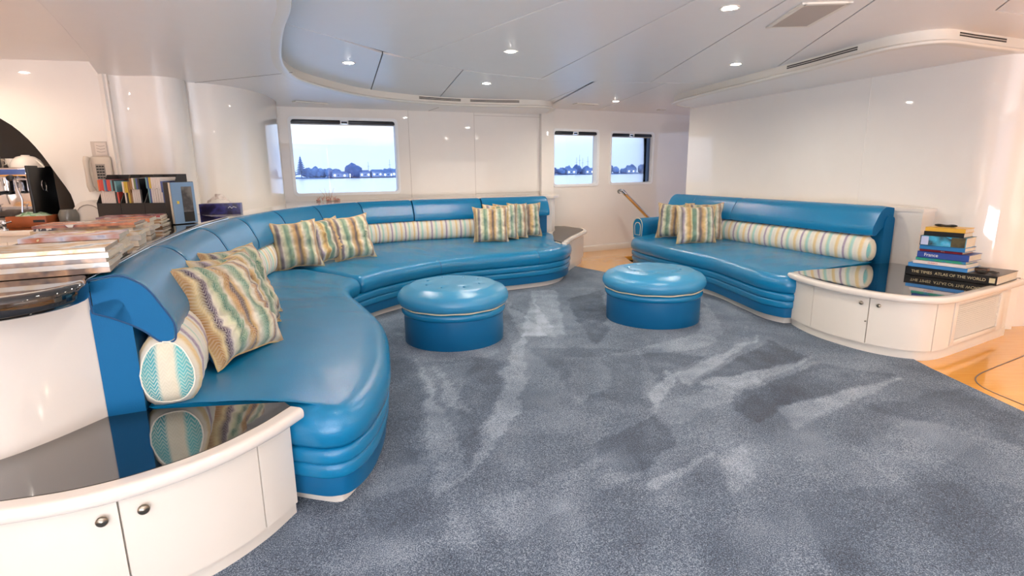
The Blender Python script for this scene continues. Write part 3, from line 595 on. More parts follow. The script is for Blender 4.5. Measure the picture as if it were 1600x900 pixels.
# ================================================================ SOFAS
HEAD = rprof([(.012,.87),(.012,.99),(.115,1.006),(.185,.955),(.262,.80),(.255,.732),(.21,.73),(.145,.80),(.06,.85)], [.01,.008,.05,.06,.04,.03,.03,.04,.02], 5)
HEAD = [(u, z) for u, z in HEAD]
BODY = rprof([(.005,.05),(.005,.90),(.10,.92),(.125,.85),(.125,.05)], [.0,.03,.03,.04,0], 4)
CUSH_E = [(0.03,.292),(.008,.315),(0,.35),(.0,.375),(.012,.41),(.04,.438),(.085,.452)]   # (inset, z) from the underside round the nose to the top
def seat(name, S_, B_, parent, m, r0=0, r1=0, crown=.03, wr=0):
    n = len(S_); nn = normals(S_); rows = []; sl = [0]
    for a_, b_ in zip(S_, S_[1:]): sl.append(sl[-1]+(b_-a_).length)
    V = []; F = []; kk = 0; cols = []
    for i in range(n):
        col = []; sc = 1; ins = 0
        for rr, d in ((r0, sl[i]), (r1, sl[-1]-sl[i])):
            if rr and d < rr: q = 1-d/rr; sc = math.sqrt(max(0, 1-q*q)); 
        P = S_[i]; Q = B_[i]
        zc = .37
        def Z(z): return zc+(z-zc)*(.45+.55*sc)
        col.append(tuple((P-nn[i]*.12).to_3d()[:2])+(Z(.285),))
        for ins_, z in CUSH_E:
            p = P-nn[i]*(ins_*.9+(1-sc)*.02); col.append((p.x, p.y, Z(z)))
        T = P-nn[i]*.085
        if (Q-P).length < .12: T = P.lerp(Q, .5)
        for k in range(1, 15):
            t_ = k/14; p = T.lerp(Q, t_); cz = .452+crown*math.sin(min(1, t_*1.6)*PI/2)
            cz += wr*(noise.noise((p.x*4, p.y*4, 3))*.6+.25*noise.noise((p.x*14, p.y*9, 5)))
            col.append((p.x, p.y, Z(cz)))
        cols.append(col)
    k = len(cols[0]); V = [v for c in cols for v in c]; UV = [(sl[i], j*.05) for i in range(n) for j in range(k)]
    for i in range(n-1):
        for j in range(k-1): F.append((i*k+j, i*k+j+1, (i+1)*k+j+1, (i+1)*k+j))
    # underside and ends
    for i in range(n-1): F.append((i*k, (i+1)*k, (i+1)*k+k-1, i*k+k-1))
    F.append(tuple(range(k))); F.append(tuple((n-1)*k+j for j in range(k)))
    return mk(name, V, F, m, parent, 60, UV)
def rolls(S_, parent, m, names=('base_roll','base_roll')):
    for (z0, z1, u) in ((.222,.292,-.012), (.155,.226,-.020)):
        pr = rprof([(u-.06,z0),(u,z0),(u,z1),(u-.06,z1)], [0,.032,.032,0], 5); sweep(names[0], S_, pr, m, parent, smooth=60)
    pr = rprof([(-.09,.075),(-.038,.075),(-.038,.165),(-.09,.165)], [0,.004,.0,0], 2); sweep('base_panel', S_, pr, M['leather2'], parent, smooth=60)
def plinth(S_, parent, u=-.10):
    sweep('plinth', S_, [(u-.03,0),(u,0),(u,.08),(u-.03,.08)], M['plinth'], parent, smooth=60)
# ---------------- left sofa
BL = spline([(-1.515,1.885),(-1.70,2.30),(-1.92,2.86),(-2.13,3.5),(-2.32,4.28),(-2.42,4.9),(-2.42,5.6),(-2.31,6.25),(-2.02,6.85),(-1.50,7.25),(-.85,7.52),(-.15,7.78),(.47,8.03)], 160)
LS = root('curved_sofa', 'long curved blue leather sofa wrapping round the left side of the saloon', 'sofa', (0,0,0))
sweep('back_panel', BL, BODY, M['leather2'], LS, smooth=50, capm=M['leather_end_shade'])
segs = [0,.115,.235,.345,.455,.56,.66,.755,.875,1.0]
def headwob(seed):
    def f(s, L_, j, u, z, cu, cz):
        a = noise.noise((s*2.5+seed*9, j*.25, 2))*.006+noise.noise((s*9+seed*5, j*.5, 6))*.0025
        return cu+(u-cu)*(1+a), cz+(z-cz)*(1+a)
    return f
for k, (a, b) in enumerate(zip(segs, segs[1:])):
    sweep('headrest_panel', sub(BL, a+(.0005 if k else 0), b-.0005, 34), HEAD, M['leather'], LS, smooth=55, endr=.012, wob=headwob(k), capm=M['leather_end_shade'])
# piping round the near end face of the headrest
e = BL[0]; nb = normals(BL)[0]; q = MB(); q.tube([(e.x+nb.x*u, e.y+nb.y*u, z) for u, z in HEAD], .0035, 6, closed=True); q.build('piping', M['seam'], LS, True)
pairs = [((-.97,1.99),(-1.405,1.955)),((-.85,1.955),(-1.41,1.975)),((-.73,1.935),(-1.42,2.03)),((-.635,1.985),(-1.45,2.12)),((-.585,2.15),(-1.53,2.32)),((-.59,2.42),(-1.61,2.55)),((-.645,2.72),(-1.70,2.78)),((-.79,3.25),(-1.88,3.25)),((-1.02,3.73),(-2.02,3.75)),
         ((-1.26,4.17),(-2.17,4.35)),((-1.36,4.52),(-2.26,4.9)),((-1.27,4.90),(-2.30,5.55)),((-1.03,5.30),(-2.15,6.25)),((-.68,5.68),(-1.68,6.88)),((-.28,5.92),(-1.05,7.26)),
         ((.10,6.09),(-.50,7.48)),((.43,6.28),(-.02,7.68)),((.66,6.55),(.24,7.80)),((.77,6.92),(.36,7.86)),((.76,7.35),(.44,7.90)),((.66,7.70),(.50,7.95))]
SL = spline([p[0] for p in pairs], 300); SB = []
# resample the back line with the same parameter as the front line
def matched(pairs, n):
    P = [Vector(a) for a, b in pairs]; Q = [Vector(b) for a, b in pairs]; d = []; L = len(P)
    for i in range(L-1):
        for k in range(24):
            t_ = k/24; r_ = []
            for X in (P, Q):
                p0 = X[i-1] if i else X[0]*2-X[1]; p3 = X[i+2] if i < L-2 else X[-1]*2-X[-2]; p1, p2 = X[i], X[i+1]
                r_.append(.5*((2*p1)+(p2-p0)*t_+(2*p0-5*p1+4*p2-p3)*t_*t_+(3*p1-p0-3*p2+p3)*t_**3))
            d.append((r_[0], r_[1]))
    d.append((P[-1], Q[-1])); s = [0]
    for a, b in zip(d, d[1:]): s.append(s[-1]+(b[0]-a[0]).length)
    o1, o2 = [], []; j = 0
    for i in range(n):
        t_ = s[-1]*i/(n-1)
        while j < len(s)-2 and s[j+1] < t_: j += 1
        q = (t_-s[j])/max(1e-9, s[j+1]-s[j]); o1.append(d[j][0].lerp(d[j+1][0], q)); o2.append(d[j][1].lerp(d[j+1][1], q))
    return o1, o2
SL, SB = matched(pairs, 300)
js = min(range(300), key=lambda i: (SL[i]-Vector((-1.33,4.74))).length)
seat('seat_cushion', SL[:js+1], SB[:js+1], LS, M['leather'], 0, .05, .03, .012)
seat('seat_cushion', SL[js+1:], SB[js+1:], LS, M['leather'], .05, 0, .03, .012)
# stitched seams over the nose of the seat
for ks in (js+45, js+95):
    if ks < 299:
        nn_ = normals(SL)[ks]; q = MB(); q.tube([((SL[ks]-nn_*(i_*.9-.0008)).x, (SL[ks]-nn_*(i_*.9-.0008)).y, z+.0006) for i_, z in CUSH_E], .0016, 5); q.build('stitched_seam', M['seam'], LS)
rolls(SL, LS, M['leather']); plinth(SL, LS)
# ---------------- right sofa
BR = [Vector((2.52,8.12)).lerp(Vector((3.53,5.01)), i/80) for i in range(81)]
RS = root('straight_sofa', 'blue leather sofa with a wavy front against the right wall', 'sofa', (0,0,0))
sweep('back_panel', BR, BODY, M['leather2'], RS, smooth=50, capm=M['leather_end_shade'])
for a, b in ((0,.17),(.17,.42),(.42,1.0)):
    sweep('headrest_panel', sub(BR, a+.0006, b-.0006, 30), HEAD, M['leather'], RS, smooth=55, endr=.012, wob=headwob(a*7+3), capm=M['leather_end_shade'])
prR = [((2.30,7.92),(2.38,7.98)),((2.05,7.85),(2.39,7.95)),((1.82,7.72),(2.40,7.92)),((1.66,7.48),(2.42,7.87)),((1.62,7.18),(2.46,7.75)),((1.73,6.66),(2.56,7.42)),((1.92,6.12),(2.70,7.0)),((2.09,5.68),(2.83,6.6)),((2.16,5.18),(3.00,6.1)),((2.21,4.78),(3.18,5.5)),((2.33,4.56),(3.30,5.15)),((2.47,4.53),(3.36,5.0))]
SR, SRB = matched(prR, 220)
seat('seat_cushion', SR, SRB, RS, M['leather'], 0, 0, .035, .010)
rolls(SR, RS, M['leather']); plinth(SR, RS)
# rolled arm at the far end
ad = (Vector((2.40,7.98))-Vector((1.78,7.62))).normalized(); AP = [Vector((1.76,7.60))+ad*t_ for t_ in (0,.2,.4,.62,.8)]
armp = rprof([(-.07,.42),(.09,.42),(.105,.62),(.06,.695),(-.04,.695),(-.09,.62)], [0,0,.06,.07,.07,.06], 6)
sweep('arm', AP, armp, M['leather'], RS, smooth=50)
an_ = normals(AP)[0]
for sc, zz in ((.99, 0), (.62, 0)):
    q = MB(); pts = []
    for u, z in armp:
        if z < .45 and sc < .9: pass
        cu, cz = .01, .54; p = AP[0]+an_*(cu+(u-cu)*sc)-ad*.004; pts.append((p.x, p.y, cz+(z-cz)*sc))
    q.tube(pts, .005, 6, closed=True); q.build('piping', M['white_piping'], RS, True)
# ================================================================ LUMBAR BOLSTERS
def bolster(path, a, b, label, uc=.205, zc=.605, ru=.085, rz=.128, uo=0, us=1.0):
    seg = sub(path, a, b, 70); mid = seg[35]; r_ = root('lumbar_bolster', label, 'bolster cushion', (mid.x, mid.y, zc), 0, 'striped lumbar bolsters under the headrests')
    nn = normals(seg); L_ = [0]
    for p, q in zip(seg, seg[1:]): L_.append(L_[-1]+(q-p).length)
    K_ = 24; V = []; UV = []; F = []; ec = 10
    def ringat(p, n_, sc, s, du=0):
        for j in range(K_):
            an = 2*PI*j/K_; c_ = math.copysign(abs(math.cos(an))**.8, math.cos(an)); s_ = math.copysign(abs(math.sin(an))**.8, math.sin(an))
            puff = 1+.035*math.sin(s*us*2*PI/.1275)+.03*noise.noise((s*7, j*.5, 2))
            tap = 1-.25*max(0, s_)          # tucked in beneath the headrest
            q = p+n_*(uc+ru*sc*c_*puff*tap); V.append((q.x-mid.x, q.y-mid.y, rz*sc*s_*puff)); UV.append((s*us+uo, an*.12))
    rings = 0
    for i in range(len(seg)):
        d = min(L_[i], L_[-1]-L_[i]); sc = 1
        if d < .06: sc = .80+.20*math.sqrt(max(0, 1-(1-d/.06)**2))
        ringat(seg[i], nn[i], sc, L_[i]); rings += 1
    for i in range(rings-1):
        for j in range(K_): F.append((i*K_+j, i*K_+(j+1) % K_, (i+1)*K_+(j+1) % K_, (i+1)*K_+j))
    mk('cover', V, F, M['bol'], r_, 80, UV)
    for e_, sg in ((0, -1), (len(seg)-1, 1)):     # quilted end discs with piping
        tdir = (seg[1]-seg[0]).normalized()*-1 if e_ == 0 else (seg[-1]-seg[-2]).normalized(); V2 = []; U2 = []; F2 = []
        for ri in range(6):
            fr_ = 1-ri/5
            for j in range(K_):
                vv = V[e_*K_+j]; cen = seg[e_]+nn[e_]*uc; cx_, cy_ = cen.x-mid.x, cen.y-mid.y
                x = cx_+(vv[0]-cx_)*fr_; y = cy_+(vv[1]-cy_)*fr_; z = vv[2]*fr_; bl = .035*math.sqrt(max(0, 1-fr_*fr_))
                V2.append((x+tdir.x*bl, y+tdir.y*bl, z)); dd = (Vector((x-cx_, y-cy_)).dot(nn[e_])); U2.append((dd+.17, z))
        for i in range(5):
            for j in range(K_): F2.append((i*K_+j, i*K_+(j+1) % K_, (i+1)*K_+(j+1) % K_, (i+1)*K_+j))
        mk('end_cap', V2, F2, M['bolend'], r_, 80, U2)
        q = MB(); q.tube([V[e_*K_+j] for j in range(K_)], .004, 6, closed=True); q.build('piping', M['bol'], r_, True)
    return r_
bolster(BL, .002, .30, 'striped lumbar bolster at the near left end, with a green herringbone end', uc=.212, ru=.11, rz=.15, zc=.615)
bolster(BL, .31, .575, 'striped lumbar bolster in the bend of the curved sofa', uo=.06, us=1.25)
bolster(BL, .585, .975, 'long striped lumbar bolster on the back run of the curved sofa below the panelled headrest', uo=.1, us=1.3)
bolster(BR, .10, .985, 'long striped lumbar bolster on the right wall sofa', uc=.195, ru=.075, rz=.125, zc=.60)
# ================================================================ SQUARE PILLOWS
def pillow(px, py, pz, w_, yaw, tilt, rollz, label, seed, m='pil', th=.085, uo=0, grp='striped velvet pillows on the sofas'):
    """pillow standing on its lower edge: (px,py,pz) centre; front faces yaw (0 = -Y); tilt leans it back; roll turns it in its plane"""
    r_ = root('throw_pillow', label, 'pillow', (px, py, pz), 0, grp)
    r_.rotation_euler = (Matrix.Rotation(yaw, 3, 'Z') @ Matrix.Rotation(-tilt, 3, 'X') @ Matrix.Rotation(rollz, 3, 'Y')).to_euler()
    n = 26; rnd = random.Random(seed); ox = rnd.random()*40
    def P(i, j, side):
        u = -1+2*i/n; v = -1+2*j/n; pin = .13
        x = u*(1-pin*(1-v*v)*abs(u)**1.5*1.0); z = v*(1-pin*(1-u*u)*abs(v)**1.5*1.0)
        h = max(0, (1-u**4)*(1-v**4))**.55
        rad_ = math.hypot(u, v); ang = math.atan2(v, u)
        wrk = .026*noise.noise((u*2.6+ox, v*2.6, seed))+.013*abs(noise.noise((ang*3.5+ox, rad_*1.5, seed+2)))*min(1, rad_*1.6)*4+.0035*noise.noise((u*9+ox, v*9, 1))
        y = side*(th*h+wrk*h)
        dx = .012*noise.noise((u*2+ox, v*2, 8)); dz = .012*noise.noise((u*2+ox, v*2, 18))
        return (x*w_/2+dx, y, z*w_/2+dz)
    for side, nm, mm in ((-1, 'front_cover', M[m]), (1, 'back_cover', M['bluefab'])):
        V = [P(i, j, side) for j in range(n+1) for i in range(n+1)]; UV = [(v[0]+w_/2+uo, v[2]+w_/2) for v in V]
        F = [(j*(n+1)+i, j*(n+1)+i+1, (j+1)*(n+1)+i+1, (j+1)*(n+1)+i) for j in range(n) for i in range(n)]
        mk(nm, V, F, mm, r_, 80, UV)
    edge = [P(i, 0, 0) for i in range(n)]+[P(n, j, 0) for j in range(n)]+[P(n-i, n, 0) for i in range(n)]+[P(0, n-j, 0) for j in range(n)]
    q = MB(); q.tube([(a+ (.003*noise.noise((k*.5, 2, seed))), b, c) for k, (a, b, c) in enumerate(edge)], .0055, 6, closed=True); o = q.build('piping', M['pipfab'], r_, True)
    return r_
M['pipfab'] = mat('pillow_piping', srgb(214,190,140), .8, var=.3, vscale=20)
for a in PILLOWS: pillow(*a)
# ================================================================ OTTOMANS
def ottoman(x, y, rt, rb_, label, creases, rz):
    r_ = root('ottoman', label, 'ottoman', (x, y, 0), rz, 'round blue leather ottomans')
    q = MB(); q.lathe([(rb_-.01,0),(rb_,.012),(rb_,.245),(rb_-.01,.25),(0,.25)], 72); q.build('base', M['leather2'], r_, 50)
    q = MB(); q.lathe([(rb_-.03,.238),(rb_+.006,.240),(rb_+.017,.258),(rb_+.018,.272),(rb_+.008,.292),(rb_-.03,.297)], 72); q.build('base_roll', M['leather'], r_, 60)
    q = MB(); q.tube([((rb_+.012)*math.cos(2*PI*k/72), (rb_+.012)*math.sin(2*PI*k/72), .304+.002*math.sin(k)) for k in range(72)], .006, 8, closed=True); q.build('piping', M['white_piping'], r_, True)
    # domed top with tufts
    n = 96; prof = [(rb_-.04,.300),(rt-.05,.303),(rt-.018,.318),(rt-.002,.345),(rt,.372),(rt-.010,.402),(rt-.036,.430),(rt-.085,.449)]; V = []; F = []
    tuf = [(.50*rt*math.cos(2*PI*k/8+.2), .50*rt*math.sin(2*PI*k/8+.2)) for k in range(8)]
    rr = [(r0, z) for r0, z in prof]+[((rt-.085)*(1-(k/22)), None) for k in range(1, 23)]
    for r0, z in rr:
        for j in range(n):
            an = 2*PI*j/n; X = r0*math.cos(an); Y = r0*math.sin(an)
            if z is None:
                f_ = r0/(rt-.085); zz = .449+.036*math.sqrt(max(0, 1-f_**2.4))
                for tx, ty in tuf: zz -= (.013 if creases else .009)*math.exp(-((X-tx)**2+(Y-ty)**2)/.0009)
                if creases:
                    zz -= .009*math.exp(-((r0-.50*rt)/.016)**2)*(.55+.45*noise.noise((math.cos(an)*2, math.sin(an)*2, 5)))
                    zz += .004*noise.noise((X*9, Y*9, 4))
                zz += .003*noise.noise((X*6, Y*6, 9))
            else: zz = z
            V.append((X, Y, zz))
    L_ = len(rr)
    for i in range(L_-1):
        for j in range(n): F.append((i*n+j, i*n+(j+1) % n, (i+1)*n+(j+1) % n, (i+1)*n+j))
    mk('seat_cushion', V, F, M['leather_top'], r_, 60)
    q = MB(); q.lathe([(0,.006),(.006,.005),(.010,.001),(.010,-.004)], 12); b0 = None
    for k, (tx, ty) in enumerate(tuf):
        if b0 is None: b0 = q.build('tuft_button', M['leather_top'], r_, 60); o = b0
        else: o = b0.copy(); COL.objects.link(o)
        o.location = (tx, ty, .474 if not creases else .470)
ottoman(-.482, 4.36, .452, .405, 'round blue leather ottoman in front of the curved left sofa', False, .3)
ottoman(1.30, 4.90, .462, .42, 'round blue leather ottoman with a deep tufted ring beside the right sofa', True, 1.1)
# ================================================================ LOW CABINETS
def rim(path, parent, z0, z1, u0=-.03, u1=.03):
    return sweep('top_rim', path, rprof([(u0,z0),(u1,z0),(u1,z1),(u0,z1)], [0,(z1-z0)*.5,(z1-z0)*.45,.004], 6), M['white'], parent, smooth=70)
def front_panels(path, cuts, names, parent, z0, z1, th=.018):
    out = []
    L_ = sum(((b-a).length for a, b in zip(path, path[1:])))
    for (a, b), nm in zip(zip(cuts, cuts[1:]), names):
        g_ = .0022/L_*1.2; out.append(sweep(nm, sub(path, a+g_, b-g_, 24), [(0,z0),(0,z1),(-th,z1),(-th,z0)], M['cab'], parent, smooth=50))
    return out
def knob(parent, path, f_, z, r=.017):
    p = resamp(path, 401)[int(f_*400)]; n_ = normals(resamp(path, 401))[int(f_*400)]
    q = MB(); q.lathe([(r*.45,0),(r*.4,.008),(r,.010),(r*1.02,.014),(r*.8,.018),(0,.020)], 20); o = q.build('knob', M['knob'], parent, 60)
    o.location = (p.x, p.y, z); o.rotation_euler = Vector((n_.x, n_.y, 0)).to_track_quat('Z', 'Y').to_euler(); return o
# left cabinet (path runs from left edge of the picture to the sofa, room on its right side)
CL = spline([(-2.75,1.42),(-2.3,1.30),(-1.9,1.27),(-1.60,1.29),(-1.39,1.335),(-1.235,1.39),(-1.10,1.48),(-.975,1.615),(-.885,1.79),(-.835,1.955)], 90)
LC = root('side_cabinet', 'curved white cabinet with a glossy black top at the near left corner', 'cabinet', (0,0,0))
CLi = off(CL, -.03); CLf = off(CL, -.022)
back = [(-.90,2.0),(-1.42,1.945),(-1.515,1.885),(-1.575,1.71),(-1.66,1.60),(-1.9,1.55),(-2.3,1.62),(-2.75,1.75)]
q = MB(); q.poly([tuple(p) for p in CLi]+back, .462, .474); q.build('granite_top', M['granite'], LC)
rim(CL, LC, .425, .473)
L_all = 1.0
fr1 = frac(CLf, -.945,1.70); 
def fx(path, x, y): return frac(path, x, y)
cuts = [0, .30, fx(CLf,-1.157,1.42), fx(CLf,-.90,1.775), .992]
pn = front_panels(CLf, cuts, ['panel','door','door','side_panel'], LC, .075, .424)
knob(pn[1], CLf, cuts[2]-.020, .362, .016); knob(pn[2], CLf, cuts[2]+.026, .362, .016)
sweep('plinth', off(CL, -.05), [(0,0),(0,.076),(-.02,.076),(-.02,0)], M['plinth'], LC, smooth=60)
q = MB(); q.poly([tuple(p) for p in off(CL, -.042)]+back, .06, .458); q.build('carcass', M['cab'], LC)
# white body under the bar, rising from the cabinet
BB = spline([(-2.75,1.70),(-2.3,1.58),(-1.95,1.50),(-1.74,1.49),(-1.635,1.575),(-1.572,1.70),(-1.51,1.90)], 60)
BA = root('bar_counter', 'white curved bar with a thick black granite top behind the left sofa', 'bar counter', (0,0,0))
sweep('front_panel', BB, [(0,.474),(0,.95),(-.03,.95),(-.03,.474)], M['white'], BA, smooth=70)
edge = spline([(-2.9,1.42),(-2.3,1.38),(-1.9,1.37),(-1.66,1.42),(-1.50,1.53),(-1.43,1.66),(-1.44,1.80),(-1.52,1.93),(-1.615,2.19),(-1.865,2.82),(-2.085,3.46),(-2.275,4.11),(-2.385,4.62)], 110)
gp = rprof([(-.05,.935),(.0,.935),(.0,1.005),(-.05,1.005)], [0,.034,.030,0], 6)
inner = [(-2.55,4.66),(-2.99,5.12),(-3.38,4.98),(-3.42,4.9),(-3.60,4.40),(-3.15,4.25),(-2.95,3.6),(-2.62,2.85),(-2.42,2.42),(-2.62,2.25),(-2.9,2.2)]
q = MB(); q.poly([tuple(p) for p in off(edge, -.045)]+inner, .940, 1.0045); q.build('granite_top', M['granite'], BA)
sweep('bullnose_edge', edge, gp, M['granite'], BA, smooth=70)
q = MB(); q.poly([(-2.52,4.5),(-2.9,5.0),(-3.5,4.4),(-3.10,4.2),(-2.9,3.6),(-2.58,2.95),(-2.36,2.5),(-2.0,2.3),(-1.80,2.42),(-2.0,2.9),(-2.2,3.45),(-2.42,4.2)], 0, .94); q.build('carcass', M['cab'], BA)
# white ledge between the back of the curved sofa and the window wall
ld = [tuple(p) for p in sub(BL, .52, 1.0, 60)]
q = MB(); q.poly([tuple(p) for p in sub(BL, .40, 1.0, 70)]+[(.62,8.06),(.72,8.25),(.74,8.83),(.55,8.80),(-.5,8.36),(-1.4,7.96),(-3.0,7.27),(-2.74,6.6),(-2.70,6.15),(-2.74,5.8),(-2.86,5.54),(-2.99,5.40),(-2.99,5.15),(-2.55,4.68)], .962, .992)
LG = tag(q.build('ledge', M['white']), 'white ledge running behind the curved sofa under the window', 'ledge')
q = MB(); q.poly([(.50,8.07),(.60,8.10),(.66,8.28),(.68,8.76),(.45,8.70),(-.2,8.4),(-.4,7.95)], 0, .962); q.build('support_panel', M['wall'], LG)
# small cabinet at the end of the curved sofa
SC = root('end_cabinet', 'small white cabinet with a dark top at the far end of the curved sofa', 'cabinet', (0,0,0))
CS = spline([(.66,6.75),(.80,7.25),(.97,7.72),(1.10,8.12),(1.10,8.42),(.98,8.64),(.86,8.82)], 50)
q = MB(); q.poly([tuple(p) for p in off(CS, -.03)]+[(.70,8.80),(.66,8.2),(.60,7.9),(.55,7.0)], .468, .478); q.build('granite_top', M['granite2'], SC)
rim(CS, SC, .432, .480)
CSf = off(CS, -.022); front_panels(CSf, [0,.30,.62,1], ['door','door','side_panel'], SC, .09, .43)
sweep('plinth', off(CS, -.05), [(0,0),(0,.09),(-.02,.09),(-.02,0)], M['plinth'], SC, smooth=60)
q = MB(); q.poly([tuple(p) for p in off(CS, -.042)]+[(.70,8.78),(.62,8.2),(.5,7.9),(.48,7.0)], .08, .466); q.build('carcass', M['cab'], SC)
# right cabinet with louvred end
RC = root('bookstack_cabinet', 'curved white cabinet with a black top and a louvred end beside the right sofa', 'cabinet', (0,0,0))
CRp = spline([(2.405,4.60),(2.40,4.45),(2.415,4.28),(2.46,4.10),(2.535,3.92),(2.64,3.77),(2.76,3.67),(2.89,3.625),(3.02,3.645),(3.18,3.72),(3.55,3.93),(4.02,4.20)], 110)
q = MB(); q.poly([tuple(p) for p in off(CRp, -.03)]+[(4.05,4.24),(3.98,4.36),(3.74,4.78),(3.62,5.02),(3.42,4.98),(2.44,4.63)], .462, .475); q.build('granite_top', M['granite'], RC)
rim(CRp, RC, .425, .474)
CRf = off(CRp, -.022)
c0, c1, c2, c3, c4 = .012, fx(CRf,2.435,4.28), fx(CRf,2.60,3.84), fx(CRf,2.95,3.65), fx(CRf,3.12,3.71)
pr_ = front_panels(CRf, [c0,c1,c2,c3,c4], ['side_panel','door','door','end_panel'], RC, .075, .424)
knob(pr_[1], CRf, c2-.022, .375, .014); knob(pr_[2], CRf, c2+.026, .375, .014)
lk = knob(pr_[1], CRf, c2-.004, .245, .006)
lk.name = 'lock'
sweep('plinth', off(CRp, -.045), [(0,0),(0,.076),(-.02,.076),(-.02,0)], M['plinth'], RC, smooth=60)
q = MB(); q.poly([tuple(p) for p in off(CRp, -.05)]+[(4.05,4.24),(3.98,4.36),(3.74,4.76),(3.62,5.0),(3.42,4.96),(2.46,4.63)], .05, .458); q.build('carcass', M['cab'], RC)
# louvred end: frame and single slats
A_ = sub(CRf, c4+.004, .93, 2); pa, pb = A_[0], A_[-1]; dL = (pb-pa).normalized(); Lg = (pb-pa).length; nL = Vector((dL.y, -dL.x)); ang = math.atan2(dL.y, dL.x)
fr_ = MB()
def lb(s0, s1_, z0, z1, u0, u1, k=fr_):
    c = pa+dL*((s0+s1_)/2)+nL*((u0+u1)/2); k.box((c.x, c.y, (z0+z1)/2), (s1_-s0, u1-u0, z1-z0), ang, bev=.002)
lb(0,.05,.09,.42,-.02,.004); lb(Lg-.10,Lg,.09,.42,-.02,.004); lb(.05,Lg-.10,.09,.125,-.02,.004); lb(.05,Lg-.10,.39,.42,-.02,.004)
fm_ = fr_.build('louvre_frame', M['cab'], RC, 40)
q = MB(); W_ = Lg-.15; q.add([(-W_/2,-.004,-.0060),(W_/2,-.004,-.0060),(W_/2,.005,.0030),(-W_/2,.005,.0030),(-W_/2,-.007,-.0040),(W_/2,-.007,-.0040),(W_/2,.002,.0050),(-W_/2,.002,.0050)], [(0,1,2,3),(7,6,5,4),(0,4,5,1),(2,6,7,3),(1,5,6,2),(0,3,7,4)])
c = pa+dL*(.05+W_/2)-nL*.008; s0 = q.build('louvre_slat', M['cab'], fm_)
for k in range(17):
    s_ = s0 if k == 0 else s0.copy()
    if k: COL.objects.link(s_)
    s_.location = (c.x, c.y, .134+k*.0155); s_.rotation_euler = (0,0,ang)
q = MB(); lb(.05,Lg-.10,.12,.40,-.028,-.024, q); q.build('louvre_back', M['slot'], fm_)
# ledge and boxed plinth wall between right sofa and corner
bx = [PR+DR*t_+Vector((-.94,-.336))*.16 for t_ in (0,1.2,2.4,3.52)]
q = MB(); q.poly([tuple(p) for p in bx]+[tuple(p+Vector((.94,.336))*.17) for p in bx[::-1]], 0, .955); lw = tag(q.build('low_casing', M['wall']), 'low cream wall casing behind the right sofa with a small ledge', 'ledge')
q = MB(); bz = [p+Vector((-.94,-.336))*.012 for p in bx]; bz[-1] = bz[-1]+DR*.012; q.poly([tuple(p) for p in bz]+[tuple(p+Vector((.94,.336))*.18) for p in bz[::-1]], .955, .985); q.build('ledge_top', M['white'], lw)
q = MB(); jn = PR+DR*2.757+Vector((-.94,-.336))*.0015; q.box((jn.x, jn.y, 1.6), (.012,.005,1.2), math.atan2(DR.y, DR.x)); struct(q.build('trim_5', M['wall']))
# handrail of the stairs
hr = root('handrail', 'chrome handrail on the far wall above the stairs', 'handrail', (0,0,0))
ra, rb2 = Vector((1.78,9.03,1.01)), Vector((2.50,9.18,.32))
off_ = Vector((.04,-.07,0)); q = MB(); q.tube([ra+off_*.3, ra+off_, ra+off_+(rb2-ra)*.06], [.03,.034,.034], 12); q.tube([rb2+off_-(rb2-ra)*.03, rb2+off_*.2], .024, 12)
q.tube([ra+Vector((.01,.035,0)), ra+Vector((-.003,.0,0))], [.04,.036], 14); q.build('chrome_bracket', M['chrome'], hr, True)
q = MB(); q.tube([ra+off_+(rb2-ra)*.05, rb2+off_], .030, 14); q.build('rail', M['chrome'], hr, True)
q = MB(); q.tube([ra+off_+(rb2-ra)*.05+Vector((-.012,-.018,.012)), rb2+off_+Vector((-.012,-.018,.012))], .017, 8); q.build('wood_reflection_strip', M['wood_tone'], hr, True)  # strip stands for the timber's reflection in the chrome tube
# ================================================================ BOOKS ON THE RIGHT CABINET
def colmat(name, c, rough=.35, c2=None, kind=None, seed=0):
    m = mat(name, srgb(*c), rough, var=.06)
    if c2:
        t = m.node_tree; b = t.nodes['Principled BSDF']; tc = t.nodes.new('ShaderNodeTexCoord'); mp = t.nodes.new('ShaderNodeMapping'); mp.inputs['Location'].default_value = (seed*1.7, seed*.9, 0)
        t.links.new(tc.outputs['Object'], mp.inputs[0])
        if kind == 'noise':
            n = t.nodes.new('ShaderNodeTexNoise'); n.inputs['Scale'].default_value = 9; n.inputs['Detail'].default_value = 3; src = n.outputs['Fac']; t.links.new(mp.outputs[0], n.inputs['Vector'])
        else:
            n = t.nodes.new('ShaderNodeTexVoronoi'); n.inputs['Scale'].default_value = 11; t.links.new(mp.outputs[0], n.inputs['Vector']); sp = t.nodes.new('ShaderNodeSeparateColor'); t.links.new(n.outputs['Color'], sp.inputs[0]); src = sp.outputs[0]
        r = t.nodes.new('ShaderNodeValToRGB'); r.color_ramp.interpolation = 'CONSTANT' if kind != 'noise' else 'LINEAR'; L_ = [c]+list(c2)
        for i, cc in enumerate(L_):
            e = r.color_ramp.elements[i] if i < 2 else r.color_ramp.elements.new(.5); e.position = (.3+.45*i/len(L_)) if kind == 'noise' else i/len(L_); e.color = srgb(*cc)
        t.links.new(src, r.inputs['Fac']); t.links.new(r.outputs[0], b.inputs['Base Color'])
    return m
